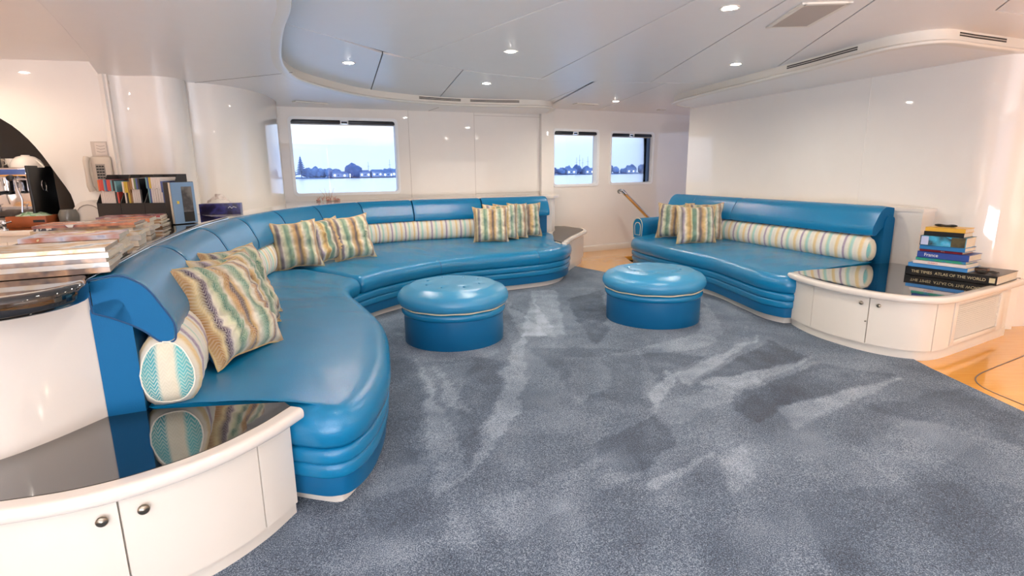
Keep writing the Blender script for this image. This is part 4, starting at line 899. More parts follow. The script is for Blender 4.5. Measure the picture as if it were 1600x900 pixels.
def volume(name, label, cat, loc, rz, l, w_, th, cov, group, board=.0025, page=None, soft=False):
    """lying book: origin at the right-hand front corner of the spine; spine along -X, front -Y; pages show at +X end"""
    r_ = root(name, label, cat, loc, rz, group)
    q = MB(); q.box((-l/2, w_/2, board/2), (l, w_, board)); q.box((-l/2, w_/2, th-board/2), (l, w_, board)); q.box((-l/2, board/2, th/2), (l, board, th))
    q.build('cover', cov, r_)
    q = MB(); ins = .004 if not soft else .0006; q.box((-l/2, w_/2-ins/2+.001, th/2), (l-2*ins, w_-ins-.002, th-2*board)); q.build('pages', page or M['page'], r_)
    return r_
TW = M['txt'] = mat('white_print', srgb(235,232,225), .6); TG = mat('gold_print', srgb(205,190,150), .5); TR = mat('red_print', srgb(196,70,66), .6); TY = mat('yellow_print', srgb(236,206,80), .6)
TOPZ = .476
d0 = Vector((3.575,3.935)); bang = math.atan2(3.935-4.46, 3.575-3.24)   # spine direction of the pile
bk = 'books piled on the right cabinet'
atl = volume('atlas', 'very large black atlas with a white title at the bottom of the book pile', 'book', (3.60,3.95,TOPZ), bang, .60, .44, .068, colmat('atlas_black', (20,20,22), .3), bk, board=.004)
text('title', 'THE TIMES  ATLAS OF THE WORLD', .031, TG, atl, (-.31, -.0012, .034), (PI/2,0,0), sx=1.0)
q = MB(); q.box((-.028,-.0012,.034),(.035,.001,.036)); q.build('emblem', TG, atl)
z = TOPZ+.068
spec = [  # label, back offset of right corner along spine, inset from atlas front, length, width, thickness, colour..., text
 ('slim light blue book directly on the atlas', -.20, .015, .36, .25, .032, colmat('bk_lightblue', (70,140,200)), None),
 ('white paperback with red lettering low in the pile', -.21, .005, .32, .24, .027, colmat('bk_white', (226,214,208)), ('CLASSICS', .016, TR, -.22)),
 ('thin teal book under the royal blue one', -.22, .02, .30, .23, .024, colmat('bk_teal', (40,130,160), .35, [(50,150,110),(60,120,190)], 'noise', 1), None),
 ('royal blue book with a white title in the middle of the pile', -.20, .01, .31, .24, .050, colmat('bk_royal', (50,76,150)), ('France', .036, TW, -.25)),
 ('thin dark red book in the middle of the pile', -.255, .03, .26, .20, .020, colmat('bk_red', (136,30,44)), ('TRAVEL', .008, TW, -.13)),
 ('blue hardback under the thick picture book', -.235, .01, .27, .215, .032, colmat('bk_blue', (44,120,178)), None),
 ('thick pale blue and dark picture book near the top', -.235, .01, .27, .215, .078, colmat('bk_photo', (150,190,222), .3, [(70,170,205),(60,160,200),(50,44,40)], 'noise', 4), None),
 ('black paperback second from the top of the pile', -.26, .02, .235, .19, .036, colmat('bk_black', (24,24,24)), None),
 ('yellow paperback topmost on the pile', -.255, .02, .235, .19, .032, colmat('bk_yellow', (222,170,60)), None)]
ux = Vector((math.cos(bang), math.sin(bang))); uy = Vector((-ux.y, ux.x)); C0 = Vector((3.60,3.95)); rnd = random.Random(4)
for lab, so_, ins, l, w_, th, cm_, tx in spec:
    c = C0+ux*so_*.95+uy*ins; a_ = bang+rnd.uniform(-.03,.03)
    b_ = volume('book', lab, 'book', (c.x, c.y, z), a_, l*1.12, w_, th, cm_, bk)
    if tx: text('title', tx[0], tx[1], tx[2], b_, (tx[3], -.0008, th/2), (PI/2,0,0))
    if lab.startswith('thick'):
        q = MB(); q.box((-.05,-.0006,.039),(.09,.001,.074)); q.build('dark_picture', colmat('pic_dark', (52,44,38), .4, [(90,80,50),(30,30,30)], 'noise', 2), b_)
        q = MB(); q.box((-.27,-.0006,.039),(.05,.001,.068)); q.build('pale_picture', colmat('pic_pale', (190,196,224), .4), b_)
    z += th
cz = C0+ux*-.40+uy*.10
gl_ = root('glasses_case', 'small black object lying on top of the book pile', 'case', (cz.x, cz.y, z), bang)
q = MB(); pts = [(-.075+.15*k/12, 0, .010+.004*abs(k-6)/6) for k in range(13)]; q.tube(pts, [.004,.009,.011,.011,.010,.009,.009,.009,.010,.011,.011,.009,.004], 10); q.build('case_body', M['black'], gl_, True)
q = MB(); q.tube([(-.05,-.009,.014),(.05,-.009,.014)], .0015, 6); q.build('seam_line', M['knob'], gl_)
cs = C0+ux*-.09+uy*.10; sg = root('sunglasses', 'folded sunglasses resting on the atlas beside the pile', 'sunglasses', (cs.x, cs.y, TOPZ+.068), bang+.2)
q = MB()
for sx in (-.034,.034): q.lathe([(0,.004),(.020,.006),(.027,.010),(.024,.016),(0,.020)], 18, (sx,0,0))
q.build('lens', M['black'], sg, True); q = MB(); q.tube([(-.065,0,.014),(-.03,.0,.022),(0,0,.018),(.03,0,.022),(.065,0,.014)], .003, 6); q.tube([(-.065,0,.014),(-.06,.06,.010),(.02,.09,.006)], .003, 6); q.tube([(.065,0,.014),(.06,.06,.008),(-.02,.10,.005)], .003, 6); q.build('frame', M['dark'], sg, True)
cs = C0+ux*-.16+uy*.19; wl = root('pouch', 'small tan and dark pouch on the atlas behind the sunglasses', 'pouch', (cs.x, cs.y, TOPZ+.068), bang)
q = MB(); q.box((0,0,.012),(.10,.06,.024), bev=.008); q.build('pouch_body', colmat('pouch_tan', (120,90,70)), wl, True); q = MB(); q.box((0,-.005,.026),(.09,.05,.006), bev=.002); q.build('flap', M['black'], wl, True)
# ================================================================ MAGAZINES ON THE BAR
BZ = 1.0065
covs = [colmat('cover_%s' % n_, c, .25, c2, k, i) for i, (n_, c, c2, k) in enumerate([
 ('red', (206,70,60), [(226,150,110),(236,226,216),(120,60,60)], 'noise'), ('pale', (226,214,196), [(206,170,120),(170,190,200),(240,236,226)], 'noise'),
 ('blue', (120,136,190), [(226,226,236),(230,214,170),(200,120,80)], 'noise'), ('grey', (150,146,142), [(220,216,210),(90,90,96),(226,200,160)], 'noise'),
 ('pink', (220,180,176), [(180,80,80),(236,226,220),(110,100,110)], 'noise'), ('brown', (120,96,80), [(196,150,110),(226,216,200),(60,56,60)], 'noise')])]
pg = [M['page'], mat('glossy_page_edge', srgb(206,196,180), .6, bump=.4, bscale=400, var=.15, vscale=60), mat('grey_page_edge', srgb(170,158,146), .7, bump=.4, bscale=400, var=.15, vscale=60)]
rnd = random.Random(11); mg = 'magazines piled on the black bar top'
def magstack(x, y, rz, l, w_, items, where):
    z = BZ; n_ = len(items)
    for i, (th, ci) in enumerate(items):
        pos = 'topmost' if i == n_-1 else ('lowest' if i == 0 else '%s from the bottom' % ['','second','third','fourth','fifth','sixth','seventh'][i])
        jx, jy = rnd.uniform(-.014,.014), rnd.uniform(-.010,.010)
        volume('magazine', '%s magazine, %s, stack %s' % (['red','sandy','blue','grey','pink','brown'][ci], pos, where), 'magazine', (x+jx, y+jy, z), rz+rnd.uniform(-.05,.05), l, w_, th, covs[ci], mg, board=.0007, page=pg[(i+ci) % 3], soft=True)
        z += th
    return z
magstack(-1.47,1.965,.46,.42,.29,[(.020,5),(.018,3),(.017,5),(.019,3),(.016,1)],'nearest the camera')
magstack(-1.69,2.34,.46,.34,.25,[(.016,5),(.016,3),(.017,1),(.016,3),(.016,5),(.018,2)],'second from the camera')
magstack(-1.86,2.70,.44,.24,.20,[(.030,1),(.026,3),(.014,1)],'of thick volumes by the sofa')
magstack(-1.94,2.80,.42,.42,.26,[(.022,3),(.024,5),(.018,1),(.022,1),(.012,5),(.012,0)],'third from the camera')
magstack(-2.12,3.22,.42,.26,.22,[(.030,1),(.022,3),(.024,1),(.022,0)],'fourth from the camera')
magstack(-2.36,3.70,.36,.36,.24,[(.012,5),(.011,3),(.012,5),(.011,1),(.012,5),(.012,3),(.011,4)],'against the magazine files')
# ================================================================ MAGAZINE FILES
def mfile(x, y, rz, label, contents, w_=.155, d_=.25, h_=.355, tilt=0):
    r_ = root('magazine_file', label, 'magazine file', (x, y, BZ), rz, 'black magazine files'); t_ = .004; lo = .145
    q = MB()
    q.box((0, 0, t_/2), (w_, d_, t_)); q.build('floor_board', M['file'], r_)
    q = MB(); q.box((0, -d_/2, lo/2), (w_, t_, lo)); q.build('front_board', M['file'], r_)
    q = MB(); q.box((0, d_/2, h_/2), (w_, t_, h_)); q.build('back_board', M['file'], r_)
    for sx in (-1, 1):
        x0 = sx*w_/2; q = MB(); P_ = [(-d_/2,0),(d_/2,0),(d_/2,h_),(.02,h_),(-d_/2,lo)]
        q.add([(x0-t_/2, a_, b_) for a_, b_ in P_]+[(x0+t_/2, a_, b_) for a_, b_ in P_], [tuple(range(5)), tuple(range(5,10))]+[(i, (i+1) % 5, 5+(i+1) % 5, 5+i) for i in range(5)]); q.build('side_board', M['file'], r_)
    Rz = Matrix.Rotation(rz, 3, 'Z'); xx = -w_/2+.012
    for th, hh, c1, c2, lb_ in contents:
        p = Rz @ Vector((xx+th/2, 0, 0)); g_ = root('filed_magazine', lb_, 'magazine', (x+p.x, y+p.y, BZ+.0045), rz, 'magazines standing in the black files')
        q = MB(); q.box((0, .01, hh/2), (th*.88, .20, hh)); q.build('spine_lower', c2, g_)
        q = MB(); q.box((0, .005, hh-.040), (th*.90, .214, .082)); q.build('spine_upper', c1, g_)
        xx += th
    return r_
cw = colmat('sp_white', (226,214,206)); crd = colmat('sp_red', (206,78,66)); cbl = colmat('sp_blue', (70,90,150)); cte = colmat('sp_teal', (110,160,170)); cye = colmat('sp_yellow', (206,176,60)); cbk = colmat('sp_black', (34,32,36)); cor = colmat('sp_orange', (222,120,70)); cbr = colmat('sp_brown', (150,106,50)); cgr = colmat('sp_green', (110,130,80))
fdir = math.atan2(-.08, .56)
f1 = [(.010,.262,cor,cw,'orange and white magazine first from the left in the left file'),(.018,.265,crd,cw,'wide red and white magazine spine in the left file'),(.012,.262,crd,cw,'second red-topped magazine in the left file'),(.010,.264,cte,cw,'teal-topped magazine left of the red pair in the left file'),(.012,.260,cbl,cw,'blue-topped magazine in the middle of the left file'),(.012,.263,crd,cw,'red-topped magazine right of the blue one in the left file'),(.014,.262,crd,cw,'red and white magazine third from the right in the left file'),(.012,.261,cte,cw,'pale teal magazine second from the right in the left file'),(.014,.262,cbk,cbk,'black magazine at the right end of the left file'),(.012,.255,cte,crd,'teal and red magazine squeezed at the right of the left file')]
f2 = [(.012,.25,cw,cw,'white magazine at the left of the middle file'),(.013,.25,cye,cbk,'yellow and black magazine left of centre in the middle file'),(.014,.25,cye,cye,'yellow magazine in the middle file'),(.015,.25,cbr,cbr,'brown magazine in the centre of the middle file'),(.016,.27,cbr,cw,'brown and cream magazine in the middle file'),(.013,.272,cw,cw,'white magazine right of the brown ones'),(.013,.27,cgr,cw,'green-topped magazine in the middle file'),(.013,.27,cbl,cw,'blue-topped magazine in the middle file'),(.012,.27,cbk,cbk,'black magazine at the right of the middle file')]
f3 = [(.010,.275,cte,cte,'pale teal magazine at the left of the right-hand file'),(.010,.275,cbl,cbl,'blue magazine second in the right-hand file'),(.015,.275,cye,cw,'yellow-topped white magazine in the right-hand file'),(.016,.275,cw,cw,'first plain white magazine in the right-hand file'),(.016,.272,cw,cw,'second plain white magazine in the right-hand file'),(.016,.275,cw,cw,'third plain white magazine in the right-hand file'),(.016,.27,cw,cw,'fourth plain white magazine in the right-hand file'),(.014,.25,cbl,cbl,'dark blue magazine at the right of the right-hand file'),(.014,.24,cte,cw,'short pale blue magazine at the right end of the right-hand file')]
F0 = Vector((-2.84,4.13)); ud = Vector((math.cos(MFA), math.sin(MFA)))
for k, (f_, lb_) in enumerate(((f1,'left of three black magazine files in a row'),(f2,'middle of three black magazine files in a row'),(f3,'right of three black magazine files in a row'))):
    c = Vector(MF0)+ud*.188*k; mfile(c.x, c.y, MFA, lb_, [(a_*1.14, b_*1.19, *r_) for a_, b_, *r_ in f_], w_=.184)
# leaning blue-grey book box beside the files
bb = root('box_file', 'tall black box file with a pale blue picture cover beside the magazine files', 'box file', (BOXF[0], BOXF[1], BZ), BOXF[2])
q = MB(); q.box((0,0,.15),(.085,.17,.30), bev=.003); q.build('case', M['file'], bb, True)
q = MB(); q.box((.045,-.0,.15),(.005,.166,.292)); q.build('side_cover', colmat('palebluecover', (128,160,190)), bb)
q = MB(); q.box((.0485,.025,.175),(.002,.075,.18), bev=.0008); q.build('dark_picture', colmat('greypic', (92,88,84), .4, [(60,58,60),(120,116,110)], 'noise', 3), bb)
q = MB(); q.box((.0485,.025,.05),(.002,.075,.07)); q.build('black_band', M['black'], bb)
q = MB(); q.box((.0485,-.045,.155),(.002,.016,.02)); q.build('yellow_mark', TY, bb)
q = MB(); q.box((.036,-.0865,.15),(.020,.003,.29)); q.build('cream_spine', M['page'], bb)
# tissue box on the ledge
tb = root('tissue_box', 'low dark blue tissue box with a tissue peak on the white ledge', 'tissue box', (TISS[0], TISS[1], .993), TISS[2])
q = MB(); q.box((0,0,.05),(.34,.14,.10), bev=.004); q.build('carton', colmat('navy_carton', (36,30,72), .3, [(60,60,130),(30,26,60)], 'noise', 6), tb, True)
q = MB(); V = []; n_ = 16
for i in range(n_+1):
    for j in range(5): u = i/n_; V.append((-.11+.20*u+.01*math.sin(j*2+i), -.02+.01*j+.008*math.sin(i*1.3+j), .10+.085*math.sin(PI*u)**.8*(1-abs(j-2)*.25)+.004*math.sin(i*2.1)))
q.add(V, [(i*5+j, i*5+j+1, (i+1)*5+j+1, (i+1)*5+j) for i in range(n_) for j in range(4)]); q.build('tissue', mat('tissue', srgb(226,214,206), .9), tb, 180)
text('logo', 'Softly', .035, TW, tb, (.11,-.0712,.055), (PI/2,0,0)) if False else None
q = MB(); q.tube([(.07,-.0705,.058),(.085,-.0705,.072),(.10,-.0705,.055),(.115,-.0705,.070),(.14,-.0705,.060)], .0022, 6); q.build('script_mark', TW, tb)
# shell and coral ornament on the ledge by the window
so_ = root('coral_ornament', 'small arrangement of shells, coral and thin twigs on the ledge below the large window', 'ornament', (-2.42,7.32,.993), .4)
rnd = random.Random(5); q = MB()
for k in range(7):
    x0 = rnd.uniform(-.14,.14); q.lathe([(0,.0),(.022,.004),(.030,.014),(.016,.028),(0,.034)], 12, (x0, rnd.uniform(-.03,.03), 0))
q.build('shell', colmat('shell_pink', (220,186,172), .5, [(190,120,106),(236,220,206)], 'noise', 3), so_, True)
for k in range(4):
    q = MB(); a_ = (-.06+.03*k, 0, .03); q.tube([a_, (a_[0]+.01, .0, .08), (a_[0]+(.03*(k-1.5)), 0, .15+.02*(k % 2))], [.003,.002,.0015], 6); q.build('twig', M['wood_tone'], so_, True)
for k in range(5):
    q = MB(); x0 = -.13+.05*k; q.tube([(x0,-.02,.01),(x0+.01,-.02,.05),(x0+.03,-.02,.06)], [.008,.006,.003], 6); q.tube([(x0,-.02,.03),(x0-.015,-.02,.055)], [.005,.003], 6); q.build('coral_branch', colmat('coral', (206,160,146), .6), so_, True)
# ================================================================ WALL PHONE AND PLATE
def onwall(s, n_, z): p = PG+DG*s-Vector((DG.y, -DG.x))*n_; return (p.x, p.y, z)
gw = math.atan2(-DG.y, -DG.x)
ph = root('telephone', 'cream wall-mounted telephone with a dark keypad on the galley wall', 'telephone', onwall(gs(-3.60)-.0, .0, 1.38), gw)
q = MB(); q.box((.03,-.02,-.01),(.15,.04,.30), bev=.012); q.build('body', colmat('phone_cream', (206,192,176), .4), ph, True)
q = MB(); q.tube([(-.065,-.045,.13),(-.068,-.062,.10),(-.070,-.060,0),(-.068,-.062,-.11),(-.06,-.045,-.15)], [.026,.024,.018,.024,.028], 12); q.build('handset', colmat('phone_cream2', (214,200,184), .4), ph, True)
q = MB(); q.box((.025,-.042,.0),(.07,.006,.15), bev=.002); kp = q.build('keypad_panel', colmat('keypanel', (150,142,134), .4), ph, True)
q = MB(); q.box((0,0,0),(.016,.005,.012)); k0 = None
for i in range(5):
    for j in range(3):
        o = q.build('key', M['black'], kp) if k0 is None else k0.copy()
        if k0 is None: k0 = o
        else: COL.objects.link(o)
        o.location = (.004+.021*j, -.046, .055-.024*i)
pl = tag(None or root('switch_plate', 'small square switch plate with curved lines above the telephone', 'wall plate', onwall(gs(-3.575), .0, 1.585), gw))
q = MB(); q.box((0,-.004,0),(.125,.008,.125), bev=.003); q.build('plate', colmat('plate_grey', (196,182,170), .4), pl, True)
q = MB(); q.box((.012,-.009,0),(.085,.003,.10), bev=.001); q.build('inset', colmat('plate_in', (214,200,188), .4), pl, True)
for k in range(3):
    q = MB(); q.tube([(-.02,-.011,.03-.025*k),(.01,-.011,.02-.025*k),(.045,-.011,.026-.025*k)], .0016, 6); q.build('line_mark', M['gap'], pl, True)
# cable trunking / white hose curve beside the counter
# ================================================================ GALLEY COUNTER WITH COFFEE MACHINE
GC = root('galley_counter', 'white galley counter with a dark top under the arched opening', 'cabinet', (0,0,0))
gd = Vector((.975,.222)); g0 = Vector((-5.15,3.86)); gn = Vector((gd.y, -gd.x))
Lc = 1.75; ga = math.atan2(gd.y, gd.x)
def gb(q, s0, s1_, u0, u1, z0, z1, bev=0): c = g0+gd*((s0+s1_)/2)-gn*((u0+u1)/2); q.box((c.x, c.y, (z0+z1)/2), (s1_-s0, u1-u0, z1-z0), ga, bev=bev)
q = MB(); gb(q,0,Lc,.03,1.6,.915,.948); q.build('dark_top', M['granite'], GC)
q = MB(); gb(q,-.02,Lc+.0,-.0,.035,.91,.952,.012); q.build('white_edge', M['white'], GC, True)
q = MB(); gb(q,0,Lc-.02,.05,.75,.1,.91); q.build('carcass', M['cab'], GC)
for k in range(4):
    q = MB(); gb(q,.02+.43*k,.445+.43*k,.03,.05,.12,.86); d_ = q.build('door', M['cab'], GC)
    for sx in ((.40,) if k % 2 == 0 else (.06,)):
        c = g0+gd*(.02+.43*k+sx)-gn*.03; q = MB(); q.lathe([(.006,0),(.006,.012),(.018,.016),(.016,.026),(0,.028)], 16); o = q.build('knob', M['knob'], d_, 60); o.location = (c.x, c.y, .80); o.rotation_euler = Vector((gn.x, gn.y, 0)).to_track_quat('Z','Y').to_euler()
# coffee machine
cm0 = CMP; CM = root('coffee_machine', 'chrome espresso machine with black side panels on the galley counter', 'coffee machine', cm0, .30); CB = .948-cm0[2]
q = MB(); q.box((-.16,.12,.03),(.46,.40,.06), bev=.006); q.build('drip_tray_base', M['chrome'], CM, True)
q = MB(); q.box((-.16,.24,.27),(.46,.16,.42), bev=.006); q.build('back_body', M['chrome'], CM, True)
q = MB(); q.box((-.16,.10,.445),(.46,.36,.07), bev=.006); q.build('top_housing', M['chrome'], CM, True)
q = MB(); q.box((-.16,-.075,.445),(.44,.012,.045), bev=.004); q.build('blue_badge_strip', colmat('bluestrip', (60,90,160), .3), CM, True)
q = MB(); q.box((-.16,.04,.064),(.42,.20,.006)); q.build('drip_grid', M['gap'], CM)
q = MB(); q.box((.085,.09,.245),(.02,.42,.50), bev=.004); sp_ = q.build('side_panel', M['black'], CM, True)
q = MB(); q.tube([(.0965, .09+.038*math.cos(2*PI*k/24), .33+.045*math.sin(2*PI*k/24)) for k in range(24)], .0035, 6, closed=True); q.tube([(.0965,.11,.30),(.0965,.125,.28)], .0035, 6); q.build('ring_logo', M['chrome'], sp_, True)
q = MB(); q.lathe([(0,.0),(.036,.0),(.036,.05),(.032,.055),(0,.05)], 24, (0,0,0)); o = q.build('pressure_gauge', M['chrome'], CM, 50); o.location = (-.20,-.03,.36); o.rotation_euler = (PI/2,0,0)
q = MB(); q.lathe([(0,.0),(.030,0),(.030,.002),(0,.002)], 24); o = q.build('gauge_dial', M['page'], CM); o.location = (-.20,-.086,.36); o.rotation_euler = (PI/2,0,0)
q = MB(); q.lathe([(0,-.05),(.034,-.05),(.038,0),(.038,.06),(0,.06)], 24, (-.12,.02,.34)); q.build('group_head', M['chrome'], CM, 50)
q = MB(); q.lathe([(0,-.03),(.036,-.025),(.036,.0),(0,.0)], 24, (-.12,.02,.29)); q.tube([(-.12,-.01,.285),(-.12,-.14,.275)], [.012,.016], 10); q.build('portafilter', M['black'], CM, 50)
for x0, sg_ in ((-.02, 1), (-.33, -1)):
    q = MB(); q.tube([(x0,-.02,.42),(x0,-.08,.40),(x0+.01*sg_,-.10,.33),(x0+.03*sg_,-.10,.22),(x0+.02*sg_,-.11,.12)], .007, 8); q.build('steam_wand', M['chrome'], CM, True)
for x0 in (-.05,-.29):
    q = MB(); q.lathe([(0,0),(.022,.002),(.024,.02),(.012,.026),(0,.026)], 14); o = q.build('valve_knob', M['black'], CM, 50); o.location = (x0,-.075,.395); o.rotation_euler = (PI/2,0,0)
# things on the machine
def at_cm(x, y, z): v = Matrix.Rotation(.30, 3, 'Z') @ Vector((x, y, z)); return (cm0[0]+v.x, cm0[1]+v.y, cm0[2]+v.z)
bw = root('upturned_bowl', 'white upturned bowl with a handle on top of the coffee machine', 'bowl', at_cm(.0,.10,.481), 0)
q = MB(); q.lathe([(.112,0),(.108,.03),(.092,.062),(.062,.088),(.03,.096),(.028,.102),(0,.102)], 32); q.build('bowl_body', colmat('porcelain', (232,222,212), .2), bw, 50)
q = MB(); q.tube([(.06,0,.07),(.10,-.01,.055),(.135,-.01,.02),(.15,-.01,.004)], [.006,.007,.007,.006], 8); q.build('handle', colmat('porcelain2', (226,216,206), .2), bw, True)
bx_ = root('black_gadget', 'black boxy grinder part with a silver ring on the left of the machine top', 'grinder', at_cm(-.24,-.02,.481), .3)
q = MB(); q.box((0,0,.05),(.18,.16,.10), bev=.012); q.build('box_body', M['black'], bx_, True); q = MB(); q.tube([(.03+.026*math.cos(2*PI*k/16), -.081, .05+.026*math.sin(2*PI*k/16)) for k in range(16)], .004, 6, closed=True); q.build('ring', M['chrome'], bx_, True)
for k in range(3):
    c_ = root('coffee_cup', 'white cup stacked behind the black grinder part, %s' % ['left','middle','right'][k], 'cup', at_cm(-.30+.09*k,.14,.481), 0, 'cups on the coffee machine')
    q = MB(); q.lathe([(.024,0),(.026,.004),(.038,.05),(.040,.075),(.037,.075),(.034,.05),(.0,.01)], 20); q.build('cup_body', colmat('cupwhite', (226,214,200), .2), c_, 50)
    q = MB(); q.tube([(.036,0,.06),(.06,0,.055),(.06,0,.03),(.032,0,.022)], .004, 6); q.build('handle', colmat('cuph', (226,214,200), .2), c_, True)
# wooden tray with wrapped packets
def gp_(s, u, z=.949): c = g0+gd*s-gn*u; return (c.x, c.y, z)
wt = root('wooden_tray', 'orange wooden tray beside the coffee machine', 'tray', gp_(1.30,.42), .25)
q = MB(); q.box((0,0,.008),(.28,.20,.016)); 
for c_, d_ in [((0,-.1,.045),(.28,.014,.09)),((0,.1,.045),(.28,.014,.09)),((-.135,0,.045),(.014,.2,.09)),((.135,0,.045),(.014,.2,.09))]: q.box(c_, d_, bev=.003)
q.build('tray_body', M['tan'], wt, True); q = MB(); q.box((.09,-.108,.05),(.08,.004,.02)); q.build('dark_slot', M['black'], wt)
pk = root('wrapped_packet', 'crumpled clear and green packet lying in the wooden tray', 'packet', (wt.location.x, wt.location.y, .949+.075), .25)
q = MB(); bm = bmesh.new(); bmesh.ops.create_icosphere(bm, subdivisions=3, radius=1)
for v in bm.verts: n_ = 1+.25*noise.noise(v.co*2.2); v.co = Vector((v.co.x*.125*n_, v.co.y*.085*n_, v.co.z*.045*n_))
q.bm(bm); q.build('wrapper', colmat('wrapper', (196,200,190), .2, [(120,160,120),(226,226,220)], 'noise', 2), pk, 25)
q = MB(); q.box((-.02,0,.03),(.10,.03,.02), .4, bev=.006); q.build('green_label', colmat('greenlab', (90,140,90), .4), pk, True)
wb = root('wire_basket', 'round glass jar at the right of the wooden tray', 'jar', gp_(1.52,.50), 0)
q = MB(); q.lathe([(0,0),(.055,0),(.07,.03),(.072,.09),(.055,.13),(.05,.13),(.066,.09),(.064,.03),(0,.006)], 24); q.build('jar_body', colmat('smoky', (120,116,108), .1), wb, 50); wb.name = 'glass_jar'
# chrome cross-handle taps
for k, (s, u) in enumerate(((1.02,.10),(1.27,.10),(.62,.10))):
    tp = root('cross_tap', ['chrome cross-handled tap, middle one on the galley counter','chrome cross-handled tap, right one by the wooden tray','chrome cross-handled tap, left one under the coffee machine'][k], 'tap', gp_(s, u), .2*k)
    q = MB(); q.lathe([(.026,0),(.024,.010),(.012,.016),(.012,.045),(.018,.050),(.016,.062),(0,.066)], 18); q.build('stem', M['chrome'], tp, 50)
    for j in range(4):
        an = j*PI/2+.5; q = MB(); q.tube([(.008*math.cos(an), .008*math.sin(an), .056), (.038*math.cos(an), .038*math.sin(an), .062), (.046*math.cos(an), .046*math.sin(an), .064)], [.006,.006,.009], 8); q.build('cross_arm', M['chrome'], tp, True)
# white appliance hood/lid right of the arch
lid = root('bread_bin', 'white rounded bin with a curved lid standing under the telephone', 'bin', (-3.80,4.62,.949) if False else gp_(1.66,.62), .25)
q = MB(); prof = [(-.13,0),(.13,0),(.13,.05)]+[(.13*math.cos(t_*PI/10)*1, .05+.15*math.sin(t_*PI/10)) for t_ in range(1,10)]+[(-.13,.05)]; n_ = len(prof)
q.add([(x, -.1, z) for x, z in prof]+[(x, .1, z) for x, z in prof], [tuple(range(n_)), tuple(range(n_, 2*n_))]+[(i, (i+1) % n_, n_+(i+1) % n_, n_+i) for i in range(n_)]); q.build('bin_body', M['white'], lid, 40)
q = MB(); q.tube([(.10*math.cos(t_*PI/10), -.103, .05+.115*math.sin(t_*PI/10)) for t_ in range(0,11)], .004, 6); q.build('lid_edge', M['gap2'], lid, True)
# ================================================================ OUTSIDE: WATER AND FAR SHORE
SEA = -3.1
wtm = mat('calm_water', srgb(186,200,226), .22, spec=.5, bump=.4, bscale=.35, coat=.0)
q = MB(); q.add([(-1500,12,SEA),(1500,12,SEA),(1500,1500,SEA),(-1500,1500,SEA)], [(0,1,2,3)]); struct(q.build('water', wtm))
sd = D1; fwd = Vector((-D1.y, D1.x))
def shore(s, dpt): # s metres along the shore, dpt further inland
    return Vector((0, 0))+fwd*(560+dpt)+sd*s
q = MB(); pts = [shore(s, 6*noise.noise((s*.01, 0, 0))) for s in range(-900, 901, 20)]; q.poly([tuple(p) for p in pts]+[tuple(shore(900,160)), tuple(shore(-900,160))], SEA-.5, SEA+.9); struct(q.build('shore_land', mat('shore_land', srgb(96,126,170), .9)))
TM = [mat('shore_tree_%d' % k, srgb(*c), .9, var=.3, vscale=.3) for k, c in enumerate([(84,118,172),(100,134,186),(116,150,200)])]  # distance haze is put into these blue tree colours
def blob(q, c, r, sz, seed, sub_=2):
    bm = bmesh.new(); bmesh.ops.create_icosphere(bm, subdivisions=sub_, radius=1)
    for v in bm.verts: n_ = 1+.35*noise.noise(v.co*1.7+Vector((seed,0,0))); v.co = Vector((v.co.x*r*n_, v.co.y*r*n_, v.co.z*sz*n_))+Vector(c)
    q.bm(bm)
rnd = random.Random(21)
def on_view(px_s, dpt): p = shore(px_s, dpt); return p
def tree(s, dpt, h, r, k, label, group='round-crowned trees on the far shore'):
    p = shore(s, dpt); o = root('shore_tree', label, 'tree', (p.x, p.y, SEA+.8), 0, group)
    q = MB(); q.tube([(0,0,0),(0,0,h*.5)], [.5,.3], 6); q.build('trunk', TM[0], o)
    q = MB(); 
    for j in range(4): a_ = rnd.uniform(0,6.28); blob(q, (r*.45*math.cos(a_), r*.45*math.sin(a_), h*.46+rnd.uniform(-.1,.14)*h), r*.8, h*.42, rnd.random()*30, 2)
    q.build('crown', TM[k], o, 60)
def conifer(s, dpt, h, r, label):
    p = shore(s, dpt); o = root('conifer', label, 'tree', (p.x, p.y, SEA+.8), 0, 'tall conifers on the far shore')
    q = MB(); q.tube([(0,0,0),(0,0,h)], [.5,.1], 6); q.build('trunk', TM[0], o); q = MB()
    for k in range(11):
        z = h*(.16+.8*k/11); rr = r*(1-k/11.5)
        for j in range(7):
            an = j*.9+k; q.tube([(0,0,z+.5),(rr*.6*math.cos(an), rr*.6*math.sin(an), z),(rr*math.cos(an), rr*math.sin(an), z+.5)], [.6,.7,.15], 5)
    q.build('crown', TM[0], o)
def house(s, dpt, w_, h, label):
    p = shore(s, dpt); o = root('waterfront_house', label, 'house', (p.x, p.y, SEA+.8), math.atan2(sd.y, sd.x)+rnd.uniform(-.2,.2), 'pale houses on the far shore')
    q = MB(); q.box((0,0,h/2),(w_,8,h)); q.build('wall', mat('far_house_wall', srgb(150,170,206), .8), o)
    q = MB(); q.add([(-w_/2-.5,-4.5,h),(w_/2+.5,-4.5,h),(w_/2+.5,4.5,h),(-w_/2-.5,4.5,h),(-w_/2+1,0,h+2.2),(w_/2-1,0,h+2.2)], [(0,1,5,4),(2,3,4,5),(1,2,5),(3,0,4),(0,3,2,1)]); q.build('roof', TM[1], o)
    for k in range(int(w_/3.2)):
        q = MB(); q.box((-w_/2+2+3.2*k,-4.03,h*.5),(1.5,.12,1.5)); q.build('window', M['farlit'] if k % 2 == 0 else TM[0], o)
M['farlit'] = mat('lit_far_window', srgb(230,230,240), .5, emit=(.9,.95,1,1), estr=2.5)
conifer(28,0,21,5.5,'tall dark conifer rising above the shore at the left of the large window')
conifer(20,4,15,4.5,'smaller conifer at the left edge of the large window')
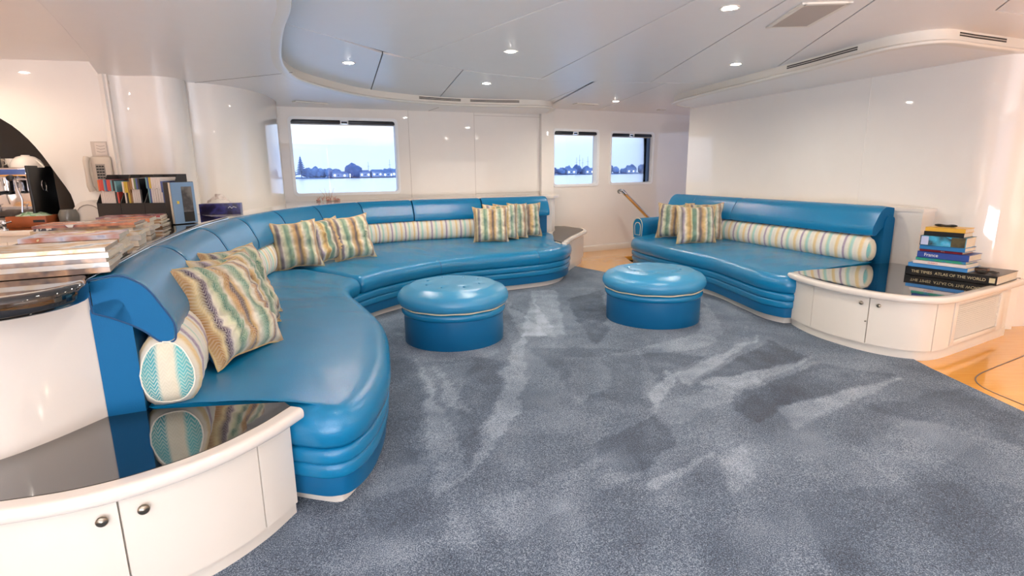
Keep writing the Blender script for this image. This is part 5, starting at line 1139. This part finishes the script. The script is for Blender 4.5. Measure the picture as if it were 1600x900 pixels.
rnd = random.Random(3)
for k, s in enumerate([33,37,41,45,49,53,57,62]): tree(s, rnd.uniform(2,14), rnd.uniform(7.5,11), rnd.uniform(3.5,5), k % 2, 'low bushy tree in the left tree mass seen through the large window', 'left tree mass through the large window')
tree(76, 2, 14, 7.5, 0, 'broad dome-shaped tree in the middle of the shore seen through the large window')
for k, s in enumerate([84,91,97,104,110,116,122]): tree(s, rnd.uniform(8,20), rnd.uniform(6,9), rnd.uniform(3,4.5), 1+(k % 2), 'bushy tree behind the waterfront houses in the right half of the large window', 'right tree mass through the large window')
for k, s in enumerate(range(290, 366, 4)): tree(s+rnd.uniform(-2,2), rnd.uniform(0,16), rnd.uniform(6,11), rnd.uniform(2.6,4.6), k % 3, 'hazy blue tree on the shore seen through the middle window', 'trees through the middle window')
for k, s in enumerate(range(376, 456, 4)): tree(s+rnd.uniform(-2,2), rnd.uniform(0,16), rnd.uniform(6,12), rnd.uniform(2.6,4.6), k % 3, 'hazy blue tree on the shore seen through the right-hand window', 'trees through the right-hand window')
for k, s in enumerate([-34,-22,-10,4,130,142,154,262,274,284,466,478,490]): tree(s, rnd.uniform(0,14), rnd.uniform(7,12), rnd.uniform(4,6), k % 3, 'shore tree just beyond the edge of what the windows show', 'trees hidden by the wall')
for k, (s, w_, h) in enumerate([(60,9,4),(67,6,3.5),(86,10,4.5),(98,12,5),(108,10,4),(117,9,5)]): house(s, -1, w_, h, 'pale waterfront house, %s from the left in the large window' % ['first','second','third','fourth','fifth','sixth'][k])
for k, s in enumerate([318, 342, 400, 425]): house(s, -1, 12, 4.5, 'pale low house on the shore, %s' % ['left in the middle window','right in the middle window','left in the right-hand window','right in the right-hand window'][k])
for k, (s, h) in enumerate([(90,15),(111,17),(325,19),(329,22),(333,18),(340,20)]):
    p = shore(s, -2); q = MB(); q.tube([(0,0,0),(0,0,h)], [.22,.12], 6); q.tube([(-1.4,0,h*.7),(1.4,0,h*.7)], .10, 5); o = q.build('mast', TM[0]); o.location = (p.x, p.y, SEA+.5)
    tag(o, 'thin %s mast on the far shore seen through the %s window' % (['left','right','first','tallest','third','fourth'][k], 'large' if k < 2 else 'middle'), 'mast')
for k, s in enumerate([58,61,66,69,72,82,113]):
    p = shore(s, -3); q = MB(); q.lathe([(.25,0),(.2,2.2),(.5,2.4),(.55,3.0),(0,3.3)], 8); o = q.build('shore_lamp', M['farlit']); o.location = (p.x, p.y, SEA+.8); tag(o, 'white lamp shining at the far waterline through the large window', 'lamp', 'lamps along the far waterline')
